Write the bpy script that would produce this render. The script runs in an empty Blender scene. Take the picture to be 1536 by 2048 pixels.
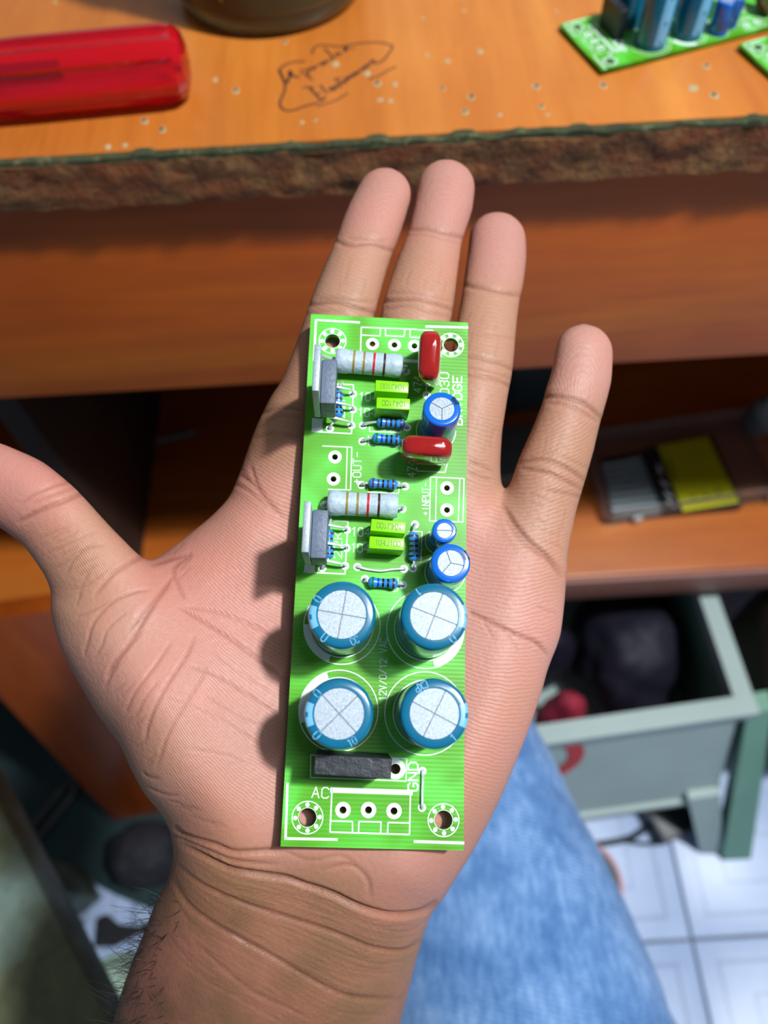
import bpy, bmesh, math, random
import numpy as np
from mathutils import Matrix, Vector, Quaternion, noise as mnoise
random.seed(7); rng = np.random.default_rng(7)
sc = bpy.context.scene
COL = sc.collection
PI = math.pi

# ------------------------------------------------------------------ camera, world, lamp, exposure
FPX = 1540.0                       # focal length in pixels of the 1536 x 2048 photograph
TH, RO = math.radians(60.0), math.radians(3.3)
CAM = Vector((0, 0, 0.943))
_F = Vector((0, math.cos(TH), -math.sin(TH))); _R0 = Vector((1, 0, 0)); _U0 = Vector((0, math.sin(TH), math.cos(TH)))
CR = _R0*math.cos(RO) - _U0*math.sin(RO)
CU = _U0*math.cos(RO) + _R0*math.sin(RO)
CM = Matrix((CR, CU, -_F)).transposed()           # columns right, up, back
cd = bpy.data.cameras.new('camera'); cam = bpy.data.objects.new('camera', cd); COL.objects.link(cam)
cam.matrix_world = Matrix.Translation(CAM) @ CM.to_4x4()
cd.sensor_fit = 'VERTICAL'; cd.sensor_height = 36.0; cd.lens = FPX/2048*36.0
cd.clip_start = 0.005; cd.clip_end = 30
cd.dof.use_dof = True; cd.dof.focus_distance = 0.160; cd.dof.aperture_fstop = 11.5
sc.camera = cam

w = bpy.data.worlds.new('world'); sc.world = w; w.use_nodes = True
w.node_tree.nodes['Background'].inputs[0].default_value = (0.72, 0.86, 1.0, 1)
w.node_tree.nodes['Background'].inputs[1].default_value = 0.13

ld = bpy.data.lights.new('lamp_light', 'AREA'); ld.shape = 'DISK'; ld.size = 0.10; ld.energy = 26.0; ld.color = (0.93, 0.97, 1.0)
lo = bpy.data.objects.new('lamp_light', ld); COL.objects.link(lo)
lo.location = (0.66, -0.04, 2.05)
lo.rotation_euler = (Vector((0, 0.1, 0.75)) - lo.location).to_track_quat('-Z', 'Y').to_euler()
td = bpy.data.lights.new('fill_light', 'AREA'); td.shape = 'RECTANGLE'; td.size = 0.9; td.size_y = 0.08; td.energy = 9.0; td.color = (0.90, 0.96, 1.0)   # added overhead fill, stands for no lamp in view
to = bpy.data.objects.new('fill_light', td); COL.objects.link(to); to.location = (0.75, -0.18, 2.3); to.rotation_euler = (0, 0.35, 0)

vs = sc.view_settings
vs.view_transform = 'Standard'; vs.look = 'None'; vs.exposure = 0.14; vs.gamma = 1.0; vs.use_curve_mapping = False

# ------------------------------------------------------------------ helpers: pixels, meshes, materials
def prow(u, v):                      # world ray of a photo pixel, unit depth along the axis
    return _F + CR*((u-768)/FPX) - CU*((v-1024)/FPX)
def at_z(u, v, z): r = prow(u, v); return CAM + r*((z-CAM.z)/r.z)
def at_y(u, v, y): r = prow(u, v); return CAM + r*((y-CAM.y)/r.y)
def at_d(u, v, d): return CAM + prow(u, v)*d

def lin(c):
    if isinstance(c, str):
        c = [int(c[i:i+2], 16)/255 for i in (0, 2, 4)]
        return tuple(((x/12.92) if x <= .04045 else ((x+.055)/1.055)**2.4) for x in c)
    return tuple(c)

class N:                             # tiny node-tree helper
    def __init__(s, name):
        s.m = bpy.data.materials.new(name); s.m.use_nodes = True
        s.t = s.m.node_tree; s.b = s.t.nodes['Principled BSDF']
    def n(s, typ, **kw):
        x = s.t.nodes.new(typ)
        for k, v in kw.items():
            if k.startswith('_'): setattr(x, k[1:], v)
            else: x.inputs[k.replace('__', ' ')].default_value = v
        return x
    def l(s, a, b): s.t.links.new(a, b)
    def co(s, scale=(1, 1, 1), kind='Object', rot=(0, 0, 0)):
        tc = s.n('ShaderNodeTexCoord'); mp = s.n('ShaderNodeMapping')
        mp.inputs['Scale'].default_value = scale; mp.inputs['Rotation'].default_value = rot
        s.l(tc.outputs[kind], mp.inputs[0]); return mp.outputs[0]
    def noise(s, scale, vec=None, detail=3, rough=.55, dist=0):
        x = s.n('ShaderNodeTexNoise', Scale=scale, Detail=detail, Roughness=rough, Distortion=dist)
        if vec: s.l(vec, x.inputs['Vector'])
        return x.outputs['Fac']
    def ramp(s, fac, stops):
        x = s.n('ShaderNodeValToRGB'); e = x.color_ramp.elements
        while len(e) < len(stops): e.new(.5)
        for i, (p, c) in enumerate(stops): e[i].position = p; e[i].color = (*lin(c), 1)
        s.l(fac, x.inputs[0]); return x.outputs[0]
    def mix(s, fac, a, b, mode='MIX'):
        x = s.n('ShaderNodeMix', _data_type='RGBA', _blend_type=mode)
        for sock, val in ((x.inputs[0], fac), (x.inputs[6], a), (x.inputs[7], b)):
            if hasattr(val, 'is_linked'): s.l(val, sock)
            elif isinstance(val, (int, float)): sock.default_value = val
            else: sock.default_value = (*lin(val), 1)
        return x.outputs[2]
    def math(s, op, a, b=0.0, c=None):
        x = s.n('ShaderNodeMath', _operation=op)
        for i, val in enumerate((a, b) if c is None else (a, b, c)):
            if hasattr(val, 'is_linked'): s.l(val, x.inputs[i])
            else: x.inputs[i].default_value = val
        return x.outputs[0]
    def bump(s, h, dist, strength=1.0, prev=None):
        x = s.n('ShaderNodeBump', Strength=strength, Distance=dist); s.l(h, x.inputs['Height'])
        if prev: s.l(prev, x.inputs['Normal'])
        s.l(x.outputs[0], s.b.inputs['Normal']); return x.outputs[0]
    def set(s, **kw):
        for k, v in kw.items():
            k = {'color': 'Base Color', 'rough': 'Roughness', 'metal': 'Metallic', 'trans': 'Transmission Weight', 'ior': 'IOR',
                 'coat': 'Coat Weight', 'coatr': 'Coat Roughness', 'sss': 'Subsurface Weight', 'sssr': 'Subsurface Radius', 'ssss': 'Subsurface Scale',
                 'spec': 'Specular IOR Level', 'sheen': 'Sheen Weight', 'alpha': 'Alpha'}.get(k, k)
            so = s.b.inputs[k]
            if hasattr(v, 'is_linked'): s.l(v, so)
            elif k == 'Base Color': so.default_value = (*lin(v), 1)
            else: so.default_value = v
        return s

def simple(name, color, rough=.5, var=.12, scale=200, bump=0, **kw):
    m = N(name); v = m.co()
    nf = m.noise(scale, v)
    c = lin(color)
    m.set(color=m.ramp(nf, [(.25, tuple(x*(1-var) for x in c)), (.75, tuple(min(1, x*(1+var)) for x in c))]), rough=rough, **kw)
    if bump: m.bump(nf, bump)
    return m.m

class MB:
    def __init__(s): s.v = []; s.f = []; s.m = []; s.cur = 0
    def add(s, vs, fs):
        o = len(s.v); s.v += [tuple(x) for x in vs]; s.f += [tuple(i+o for i in f) for f in fs]; s.m += [s.cur]*len(fs)
    def box(s, lo, hi, mat=None, bev=0):
        if bev:
            b = min(bev, *[(hi[i]-lo[i])*.45 for i in range(3)])
            bm = bmesh.new(); bmesh.ops.create_cube(bm, size=1)
            for x in bm.verts: x.co = Vector([lo[i] if x.co[i] < 0 else hi[i] for i in range(3)])
            bmesh.ops.bevel(bm, geom=bm.edges[:], offset=b, segments=2, affect='EDGES', profile=.6)
            vs = [x.co.copy() for x in bm.verts]; bm.verts.index_update(); fs = [[x.index for x in f.verts] for f in bm.faces]; bm.free()
        else:
            vs = [Vector((x, y, z)) for z in (lo[2], hi[2]) for y in (lo[1], hi[1]) for x in (lo[0], hi[0])]
            fs = [(0, 2, 3, 1), (4, 5, 7, 6), (0, 1, 5, 4), (2, 6, 7, 3), (0, 4, 6, 2), (1, 3, 7, 5)]
        if mat: vs = [mat @ Vector(x) for x in vs]
        s.add(vs, fs)
    def lathe(s, prof, n=32, mat=None, a0=0, a1=2*PI, mod=None, closed_ends=True):
        full = abs(a1-a0-2*PI) < 1e-6; k = n if full else n+1
        vs = []
        for (r, z) in prof:
            for i in range(k):
                a = a0+(a1-a0)*i/n; rr = r*(mod(a, z) if mod else 1)
                vs.append(Vector((rr*math.cos(a), rr*math.sin(a), z)))
        fs = []
        for j in range(len(prof)-1):
            for i in range(n):
                i2 = (i+1) % k
                fs.append((j*k+i, j*k+i2, (j+1)*k+i2, (j+1)*k+i))
        if full and closed_ends:
            if prof[0][0] > 1e-9: fs.append(tuple(range(k-1, -1, -1)))
            if prof[-1][0] > 1e-9: fs.append(tuple(range((len(prof)-1)*k, len(prof)*k)))
        if mat: vs = [mat @ x for x in vs]
        s.add(vs, fs)
    def tube(s, pts, r, n=8, flat=1.0):
        pts = [Vector(p) for p in pts]; rs = r if isinstance(r, (list, tuple)) else [r]*len(pts)
        up = None; vs = []
        for i, p in enumerate(pts):
            d = (pts[min(i+1, len(pts)-1)]-pts[max(i-1, 0)])
            d = d.normalized() if d.length > 1e-12 else Vector((0, 0, 1))
            if up is None: up = d.orthogonal().normalized() if abs(d.z) > .9 else Vector((0, 0, 1))
            a = d.cross(up); a = a.normalized() if a.length > 1e-9 else d.orthogonal().normalized()
            b = a.cross(d).normalized(); up = b
            for k in range(n):
                t = 2*PI*k/n; vs.append(p + a*(rs[i]*math.cos(t)) + b*(rs[i]*flat*math.sin(t)))
        fs = [(j*n+k, j*n+(k+1) % n, (j+1)*n+(k+1) % n, (j+1)*n+k) for j in range(len(pts)-1) for k in range(n)]
        fs += [tuple(range(n-1, -1, -1)), tuple(range((len(pts)-1)*n, len(pts)*n))]
        s.add(vs, fs)
    def ribbon(s, pts, wd, z=0.0):                  # flat strip in the local xy plane
        for p, q in zip(pts[:-1], pts[1:]):
            p = Vector((p[0], p[1], 0)); q = Vector((q[0], q[1], 0)); d = q-p
            if d.length < 1e-9: continue
            d.normalize(); nn = Vector((-d.y, d.x, 0))*wd/2; e = d*wd*.45
            zz = Vector((0, 0, z))
            s.add([p-nn-e+zz, q-nn+e+zz, q+nn+e+zz, p+nn-e+zz], [(0, 1, 2, 3)])
    def ring(s, c, r0, r1, z, a0=0, a1=2*PI, n=40):
        vs = []; 
        for i in range(n+1):
            a = a0+(a1-a0)*i/n
            for r in (r0, r1): vs.append((c[0]+r*math.cos(a), c[1]+r*math.sin(a), z))
        s.add(vs, [(2*i, 2*i+1, 2*i+3, 2*i+2) for i in range(n)])
    def build(s, name, mat, parent=None, smooth=True, angle=40, scale=1.0):
        me = bpy.data.meshes.new(name); me.from_pydata([tuple(c*scale for c in x) for x in s.v], [], s.f); 
        mats = mat if isinstance(mat, (list, tuple)) else [mat]
        for m in mats: me.materials.append(m)
        if len(mats) > 1: me.polygons.foreach_set('material_index', s.m)
        bm = bmesh.new(); bm.from_mesh(me); bmesh.ops.recalc_face_normals(bm, faces=bm.faces); bm.to_mesh(me); bm.free()
        if smooth:
            me.polygons.foreach_set('use_smooth', [True]*len(me.polygons)); me.set_sharp_from_angle(angle=math.radians(angle))
        o = bpy.data.objects.new(name, me); COL.objects.link(o); o.parent = parent
        return o

def tag(o, label=None, cat=None, group=None, kind=None):
    for k, v in (('label', label), ('category', cat), ('group', group), ('kind', kind)):
        if v: o[k] = v
    return o
def empty(name, loc=(0, 0, 0), mw=None):
    o = bpy.data.objects.new(name, None); COL.objects.link(o); o.empty_display_size = .02
    if mw is not None: o.matrix_world = mw
    else: o.location = loc
    return o
def copy_tree(o, parent=None):
    c = o.copy(); COL.objects.link(c); c.parent = parent
    for ch in list(o.children): copy_tree(ch, c)
    return c
def smoothpts(pts, n=6):                            # Catmull-Rom
    P = [Vector(p) for p in pts]; P = [2*P[0]-P[1]] + P + [2*P[-1]-P[-2]]; out = []
    for i in range(1, len(P)-2):
        for k in range(n):
            t = k/n; a, b, c, d = P[i-1:i+3]
            out.append(.5*((2*b)+(c-a)*t+(2*a-5*b+4*c-d)*t*t+(3*b-a-3*c+d)*t**3))
    return out+[P[-2]]
def blob(name, mat, loc, size, amp, freq, seed, parent=None, rot=0, sub=4, flatbase=True):
    bm = bmesh.new(); bmesh.ops.create_icosphere(bm, subdivisions=sub, radius=1)
    for x in bm.verts:
        d = x.co.copy(); q = d*freq+Vector((seed*3.1, seed*1.7, seed))
        k = 1+amp*(mnoise.noise(q)+.6*(1-2*abs(mnoise.noise(q*2.1)))-.2+.3*mnoise.noise(q*4))
        x.co = Vector((d.x*size[0], d.y*size[1], d.z*size[2]))*k
        if flatbase: x.co.z = max(x.co.z, -size[2]*.8)
    zmin = min(x.co.z for x in bm.verts)
    for x in bm.verts: x.co.z -= zmin
    me = bpy.data.meshes.new(name); bm.to_mesh(me); bm.free(); me.materials.append(mat)
    me.polygons.foreach_set('use_smooth', [True]*len(me.polygons))
    o = bpy.data.objects.new(name, me); COL.objects.link(o); o.parent = parent; o.location = loc; o.rotation_euler.z = rot
    return o

# ------------------------------------------------------------------ materials
def wood(name, dark, mid, light, gdir, rough=.35, coat=.25, gs=1.0):
    m = N(name)
    sc3 = {'x': (5, 60, 60), 'y': (60, 5, 60), 'z': (60, 60, 5)}[gdir]
    v = m.co(tuple(x*gs for x in sc3)); big = m.noise(.22, v, 2, .5, .6)
    fine = m.noise(2.2, v, 5, .65, .3)
    sep = m.math('ADD', m.math('MULTIPLY', big, .7), m.math('MULTIPLY', fine, .3))
    rings = m.math('SINE', m.math('MULTIPLY', big, 46.0))
    c = m.ramp(sep, [(.3, dark), (.5, mid), (.7, light)])
    c = m.mix(m.math('MULTIPLY_ADD', rings, .10, .10), c, dark)
    patch = m.noise(14, m.co(), 4, .6)
    c = m.mix(m.ramp(patch, [(.35, (0, 0, 0)), (.7, (.35, .35, .35))]), c, dark)
    m.set(color=c, rough=rough, coat=coat, coatr=.25); m.bump(fine, .0004, .4)
    return m.m
M = {}
M['top'] = wood('wood_tabletop', 'a8581c', 'c8762c', 'd98c3c', 'y')
M['apron'] = wood('wood_apron', 'a84604', 'd66408', 'e87c0e', 'x', rough=.5, coat=.05)
M['shelf'] = wood('wood_shelf', 'a04c14', 'c06a22', 'd07c30', 'x')
M['board_wood'] = wood('wood_leaning', '8a3a0c', 'a84c14', 'bc5c1c', 'z')
m = N('worn_edge'); v = m.co(); a = m.noise(70, v, 6, .75); b = m.noise(26, v, 5, .7); c_ = m.noise(220, v, 4, .7)
col = m.ramp(a, [(.3, '2e1c10'), (.44, '6a4424'), (.6, '8e6236'), (.78, 'b8a06a')])
col = m.mix(m.ramp(b, [(.45, (0, 0, 0)), (.62, (1, 1, 1))]), col, '7a3c1a')
m.set(color=col, rough=.85); m.bump(m.math('ADD', a, m.math('MULTIPLY', c_, .4)), .004, .9); M['worn_edge'] = m.m
m = N('chipboard_lip'); v = m.co(); a = m.noise(160, v, 6, .75)
m.set(color=m.ramp(a, [(.3, '1e2416'), (.55, '454a2c'), (.75, '9a9468')]), rough=.9); m.bump(a, .002, .8); M['lip'] = m.m
M['ink'] = simple('marker_ink', (.012, .012, .016), .5)
M['chip'] = simple('chipped_wood', (.42, .32, .17), .9, .3, 900)
M['hole'] = simple('nail_hole_dark', (.02, .018, .012), .9)
M['black'] = simple('black_plastic', (.016, .017, .02), .42)
M['dark_cloth'] = simple('black_cloth', (.018, .018, .026), .8, .5, 40, .002)

# ------------------------------------------------------------------ setting: floor tiles, wall behind
m = N('floor_tile'); tc = m.n('ShaderNodeTexCoord'); sx = m.n('ShaderNodeSeparateXYZ'); m.l(tc.outputs['Object'], sx.inputs[0])
ax = m.math('ABSOLUTE', sx.outputs[0]); ay = m.math('ABSOLUTE', sx.outputs[1]); mx = m.math('MAXIMUM', ax, ay)
def band(val, c0, hw): return m.math('LESS_THAN', m.math('ABSOLUTE', m.math('SUBTRACT', val, c0)), hw)
lines = m.math('MAXIMUM', band(mx, .128, .0022), m.math('MAXIMUM', band(mx, .098, .0016), band(mx, .052, .0016)))
pat = lines
nz = m.noise(9, m.co(), 5, .6)
basec = m.ramp(nz, [(.3, '9fb4dc'), (.7, 'c4d6f4')])
m.set(color=m.mix(m.math('MULTIPLY', pat, .32), basec, '5a6c90'), rough=.35, spec=.4); M['tile'] = m.m
M['grout'] = simple('floor_grout', (.16, .19, .24), .8)
b = MB(); b.box((-1.5, -1.2, -.06), (1.5, 1.2, -.004)); floor = b.build('floor', M['grout'], smooth=False); tag(floor, kind='structure', label='white patterned tile floor under the workbench')
tm = None
for i in range(10):
    for j in range(8):
        x, y = -1.35+.3*i, -1.05+.3*j
        if tm is None:
            b = MB(); b.box((-.1485, -.1485, -.012), (.1485, .1485, 0), bev=.0015); t = b.build('tile', M['tile'], floor); tm = t.data
        else: t = bpy.data.objects.new('tile', tm); COL.objects.link(t); t.parent = floor
        t.location = (x, y, 0); t.rotation_euler.z = PI/2*((i+j) % 4)
M['wall'] = simple('painted_wall', (.42, .45, .42), .8, .08, 6)
b = MB(); b.box((-1.5, 1.2, -.06), (1.5, 1.26, 2.6)); tag(b.build('wall_back', M['wall'], smooth=False), kind='structure', label='plain painted wall behind the workbench')

# ------------------------------------------------------------------ the workbench
DY, DZ = .268, .76
bench = empty('workbench', (0, DY, 0)); tag(bench, 'orange varnished wooden workbench with worn chipped front edge and shelf', 'workbench')
def bbox(name, mat, lo, hi, parent=bench, bev=0, **k):
    bb = MB(); o = Vector(bench.location)
    bb.box(Vector(lo)-o, Vector(hi)-o, bev=bev); return bb.build(name, mat, parent, **k)
top = bbox('tabletop', M['top'], (-.62, DY+.003, DZ-.0185), (.72, .95, DZ), bev=.0006)
# ragged front edging of the table top: a displaced strip
def ragged(name, mat, x0, x1, z0, z1, y, amp, nx, nz_, seed, parent):
    vs, fs = [], []; o = bench.location
    for j in range(nz_+1):
        for i in range(nx+1):
            x = x0+(x1-x0)*i/nx; z = z0+(z1-z0)*j/nz_
            q = Vector((x*70, z*120, seed)); d = mnoise.noise(q)*.6+mnoise.noise(q*2.7)*.4
            edge = 1 if 0 < j < nz_ else .5
            zz = z+(mnoise.noise(Vector((x*90, seed+j, 3)))*.0016 if j in (0, nz_) else 0)
            vs.append((x-o.x, y+d*amp*edge-amp*.3-o.y, zz-o.z))
    W = nx+1
    for j in range(nz_):
        for i in range(nx): fs.append((j*W+i, j*W+i+1, (j+1)*W+i+1, (j+1)*W+i))
    n0 = len(vs); vs += [(x, DY+.004-o.y, z) for (x, y_, z) in vs[:W]] + [(x, DY+.004-o.y, z) for (x, y_, z) in vs[nz_*W:(nz_+1)*W]]
    for i in range(nx):
        fs.append((i, i+1, n0+i+1, n0+i)); fs.append((nz_*W+i, nz_*W+i+1, n0+W+i+1, n0+W+i))
    bb = MB(); bb.add(vs, fs); return bb.build(name, mat, parent)
ragged('edge_strip', M['worn_edge'], -.62, .72, DZ-.0215, DZ-.0022, DY, .0022, 420, 8, 1.3, bench)
ragged('chipped_lip', M['lip'], -.62, .72, DZ-.0026, DZ-.0004, DY, .0012, 520, 3, 5.1, bench)
bbox('apron', M['apron'], (-.62, DY+.006, DZ-.144), (.72, DY+.024, DZ-.0185), bev=.0008)
SH = .343
bbox('shelf', M['shelf'], (-.60, DY+.004, SH-.038), (.70, .80, SH), bev=.002)
bbox('shelf_edge_strip', simple('shelf_edge', (.30, .13, .10), .5), (-.60, DY, SH-.040), (.70, DY+.004, SH-.0035), bev=.0008)
M['shade_wood'] = wood('wood_shaded', '1c0e06', '28160a', '341c0e', 'x', rough=.7, coat=0)  # shade inside the bench put into the wood colour
bbox('back_panel', M['shade_wood'], (-.60, .80, .12), (.70, .815, DZ-.0185))
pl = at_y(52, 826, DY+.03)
bbox('partition', M['shade_wood'], (pl.x-.018, DY+.03, SH), (pl.x, .80, DZ-.0185), bev=.0008)
bbox('side_panel', M['board_wood'], (-.62, DY+.004, 0), (-.602, .95, DZ-.0185)); bbox('side_panel', M['board_wood'], (.702, DY+.004, 0), (.72, .95, DZ-.0185))
hs = at_z(270, 1045, SH); bbox('square_hole', M['hole'], (hs.x-.007, hs.y-.008, SH-.002), (hs.x+.007, hs.y+.008, SH+.0003))
# nail holes and chips in the table top
o0 = Vector(bench.location)
spots = [(844, 36, 5, 0), (927, 21, 5, 0), (1112, 22, 5, 0), (960, 103, 8, 0), (895, 123, 7, 0), (885, 178, 7, 1), (943, 194, 10, 1), (930, 223, 8, 1), (1073, 173, 9, 1), (1083, 213, 7, 1), (1095, 230, 5, 0),
         (1207, 171, 9, 1), (1413, 132, 8, 1), (1385, 176, 11, 0), (1428, 190, 10, 1), (854, 110, 6, 0), (430, 160, 8, 0), (472, 181, 9, 1), (289, 242, 9, 1), (324, 259, 10, 1), (216, 293, 7, 0), (672, 128, 9, 0),
         (735, 148, 9, 0), (755, 167, 9, 1), (790, 169, 7, 0), (604, 245, 5, 0), (630, 240, 5, 1), (760, 200, 7, 0), (780, 202, 6, 0), (250, 290, 6, 0), (1000, 230, 6, 0), (110, 5, 5, 0), (570, 84, 7, 1)]
for (u, v_, r, hole) in spots:
    p = at_z(u, v_, DZ)-o0; rr = r*.8/4800
    bb = MB(); n = 11; ang = [2*PI*k/n for k in range(n)]
    out = [(p.x+rr*(1+.3*random.uniform(-1, 1))*math.cos(a), p.y+rr*1.4*(1+.3*random.uniform(-1, 1))*math.sin(a), p.z) for a in ang]
    inn = [(p.x+rr*.5*math.cos(a), p.y+rr*.7*math.sin(a), p.z+.00025) for a in ang]
    bb.add(out+inn, [(k, (k+1) % n, n+(k+1) % n, n+k) for k in range(n)]+[tuple(range(n, 2*n))])
    bb.build('wood_chip', M['chip'], bench)
    if hole:
        bb = MB(); bb.add([(x, y, z+.0001) for (x, y, z) in inn], [tuple(range(n))]); bb.build('nail_hole', M['hole'], bench)
# marker handwriting on the table top
def hw(pts): return [(540+x/5.69, 70+y/5.69) for x, y in pts]
strokes = [([(400, 300), (290, 308), (200, 330), (140, 365), (105, 410), (130, 460), (160, 520), (172, 600), (150, 680), (122, 740), (112, 790), (150, 850), (250, 862), (420, 805), (560, 772)], 2.6),
  ([(480, 215), (490, 170), (530, 128), (600, 115), (700, 124), (820, 135), (1000, 98), (1200, 85), (1300, 97), (1392, 130), (1350, 215), (1295, 285), (1250, 312)], 2.4),
  ([(540, 815), (640, 782), (760, 742), (890, 660)], 1.8), ([(1130, 515), (1160, 490), (1250, 462), (1340, 405), (1435, 362)], 1.9),
  ([(105, 400), (150, 500), (190, 545), (215, 500), (225, 410), (245, 440), (262, 470), (300, 478), (335, 475)], 3.2),
  ([(350, 440), (370, 405), (415, 398), (440, 425), (425, 455), (385, 455)], 2.2), ([(395, 440), (440, 480), (480, 512)], 2.2),
  ([(440, 410), (470, 370), (500, 395), (520, 355), (545, 350)], 2.6), ([(560, 345), (590, 320), (625, 300), (640, 320), (610, 345), (590, 330)], 2.6), ([(650, 300), (670, 285), (700, 285), (735, 262)], 2.3),
  ([(615, 150), (670, 205), (715, 262)], 2.4), ([(735, 250), (760, 205), (790, 205), (800, 225), (765, 240)], 2.4), ([(835, 130), (865, 175), (845, 190), (880, 130)], 2.6), ([(850, 195), (890, 165), (965, 155)], 1.6),
  ([(375, 605), (430, 595), (500, 605)], 2.4), ([(455, 605), (500, 660), (560, 722), (590, 752), (630, 700)], 2.6), ([(530, 680), (580, 650)], 2),
  ([(572, 572), (610, 620), (655, 662)], 2.2), ([(680, 640), (690, 600), (720, 600), (715, 635), (760, 600), (745, 575), (790, 570), (800, 600)], 2.6), ([(735, 495), (775, 530), (820, 560)], 2.2), ([(740, 497), (830, 490)], 1.6),
  ([(820, 560), (830, 530), (860, 545), (870, 480), (895, 510), (920, 455), (950, 480), (965, 425), (990, 450), (1010, 405)], 2.8), ([(1010, 430), (1050, 375), (1075, 400), (1090, 340), (1120, 360), (1140, 320)], 2.6), ([(1140, 330), (1160, 285), (1190, 300), (1180, 325), (1230, 318), (1255, 310)], 2.4)]
for pts, wd in strokes:
    P = [at_z(u, v_, DZ)-o0 for u, v_ in hw(pts)]
    P = smoothpts(P, 4); bb = MB(); bb.tube([p+Vector((0, 0, .00012)) for p in P], wd*.78/4700, 6, .15); bb.build('handwriting_stroke', M['ink'], bench)

# ------------------------------------------------------------------ person: arm with open hand, jeans leg
# pose of the circuit board in the camera frame, millimetres (found from its four corners in the photograph)
BR = np.array([[0.99800809, 0.03173113, 0.05452519], [-0.04288208, 0.97513743, 0.21741232], [-0.04627081, -0.21931741, 0.97455574]])
BT = np.array([-0.464946561, -11.0544844, -165.990872])
BW, BL, BTH = 36.5, 114.83, 1.6
def zback(u, v):                                   # camera depth (mm) of the board's underside
    r = np.stack([(u-768)/FPX, -(v-1024)/FPX, -np.ones_like(u)], -1)
    return (BR[:, 2] @ BT-BTH)/(r @ BR[:, 2])
ZR = 165.0; S = ZR/FPX
def seg_d(px, py, a, b):
    dx, dy = b[0]-a[0], b[1]-a[1]; t = np.clip(((px-a[0])*dx+(py-a[1])*dy)/(dx*dx+dy*dy+1e-9), 0, 1)
    return np.hypot(px-a[0]-t*dx, py-a[1]-t*dy), t
def tps(ctrl, u, v, reg=.02):
    c = np.array(ctrl, float); p = c[:, :2]/300; n = len(c)
    k = lambda r2: np.where(r2 > 1e-12, .5*r2*np.log(r2+1e-12), 0)
    A = np.zeros((n+3, n+3)); d2 = ((p[:, None]-p[None])**2).sum(-1); A[:n, :n] = k(d2)+reg*np.eye(n)
    A[:n, n] = 1; A[:n, n+1:] = p; A[n, :n] = 1; A[n+1:, :n] = p.T
    x = np.linalg.solve(A, np.concatenate([c[:, 2], [0, 0, 0]]))
    U, V = u/300, v/300; o = x[n]+x[n+1]*U+x[n+2]*V
    for i in range(n): o = o+x[i]*k((U-p[i, 0])**2+(V-p[i, 1])**2)
    return o
PALM = [(556, 800), (530, 850), (512, 895), (490, 945), (465, 990), (420, 1035), (370, 1075), (330, 1105), (298, 1125), (240, 1130), (160, 1180), (112, 1215), (118, 1245), (130, 1290), (155, 1340), (185, 1390), (215, 1440), (240, 1490), (265, 1545), (290, 1590), (320, 1625), (338, 1655), (346, 1690), (347, 1720), (335, 1760), (310, 1805), (290, 1860), (265, 1920), (245, 1975), (225, 2048), (150, 2300), (75, 2650), (20, 2980),
        (575, 2980), (655, 2650), (745, 2250), (800, 2048), (815, 1990), (830, 1930), (842, 1890), (850, 1860), (862, 1828), (885, 1800), (920, 1745), (945, 1705), (975, 1650), (1005, 1590), (1030, 1530), (1050, 1480), (1068, 1430), (1085, 1380), (1098, 1330), (1108, 1280), (1115, 1225), (1118, 1190), (1120, 1150), (1080, 1070), (1022, 1012), (988, 975), (975, 900), (900, 850), (760, 840), (640, 800)]
DELTA = [(520, 930, 4), (640, 900, 5), (780, 900, 5), (900, 900, 4), (985, 1000, 3), (1080, 1180, 2), (480, 1050, 3), (640, 1050, 6), (780, 1050, 6), (900, 1050, 4.5), (330, 1150, 3), (240, 1230, 0), (170, 1260, -1), (400, 1200, 3), (500, 1250, 4),
         (300, 1350, -4), (400, 1400, -3), (500, 1450, 1.5), (200, 1330, -2), (640, 1300, 7), (780, 1300, 7), (900, 1300, 3), (1000, 1300, 1), (1080, 1300, 1), (350, 1550, -2), (450, 1600, 0), (560, 1600, 3), (700, 1600, 4), (850, 1600, 2), (950, 1550, .4), (1020, 1450, 0),
         (400, 1690, 3), (500, 1720, 3.5), (640, 1720, 3.0), (760, 1700, 2.2), (860, 1700, 1.2), (900, 1640, .8), (820, 1760, .6), (850, 1800, 3), (450, 1800, 8), (600, 1800, 7.5), (720, 1800, 4.5), (780, 1850, 7), (330, 1750, 7), (300, 1900, 13), (450, 1950, 12), (600, 1950, 12), (750, 1950, 12), (300, 2048, 17), (500, 2048, 15), (750, 2048, 15), (250, 2300, 28), (450, 2300, 26), (700, 2300, 27), (120, 2700, 42), (350, 2700, 40), (600, 2700, 41), (50, 3000, 53), (300, 3000, 51), (560, 3000, 52)]
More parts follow.
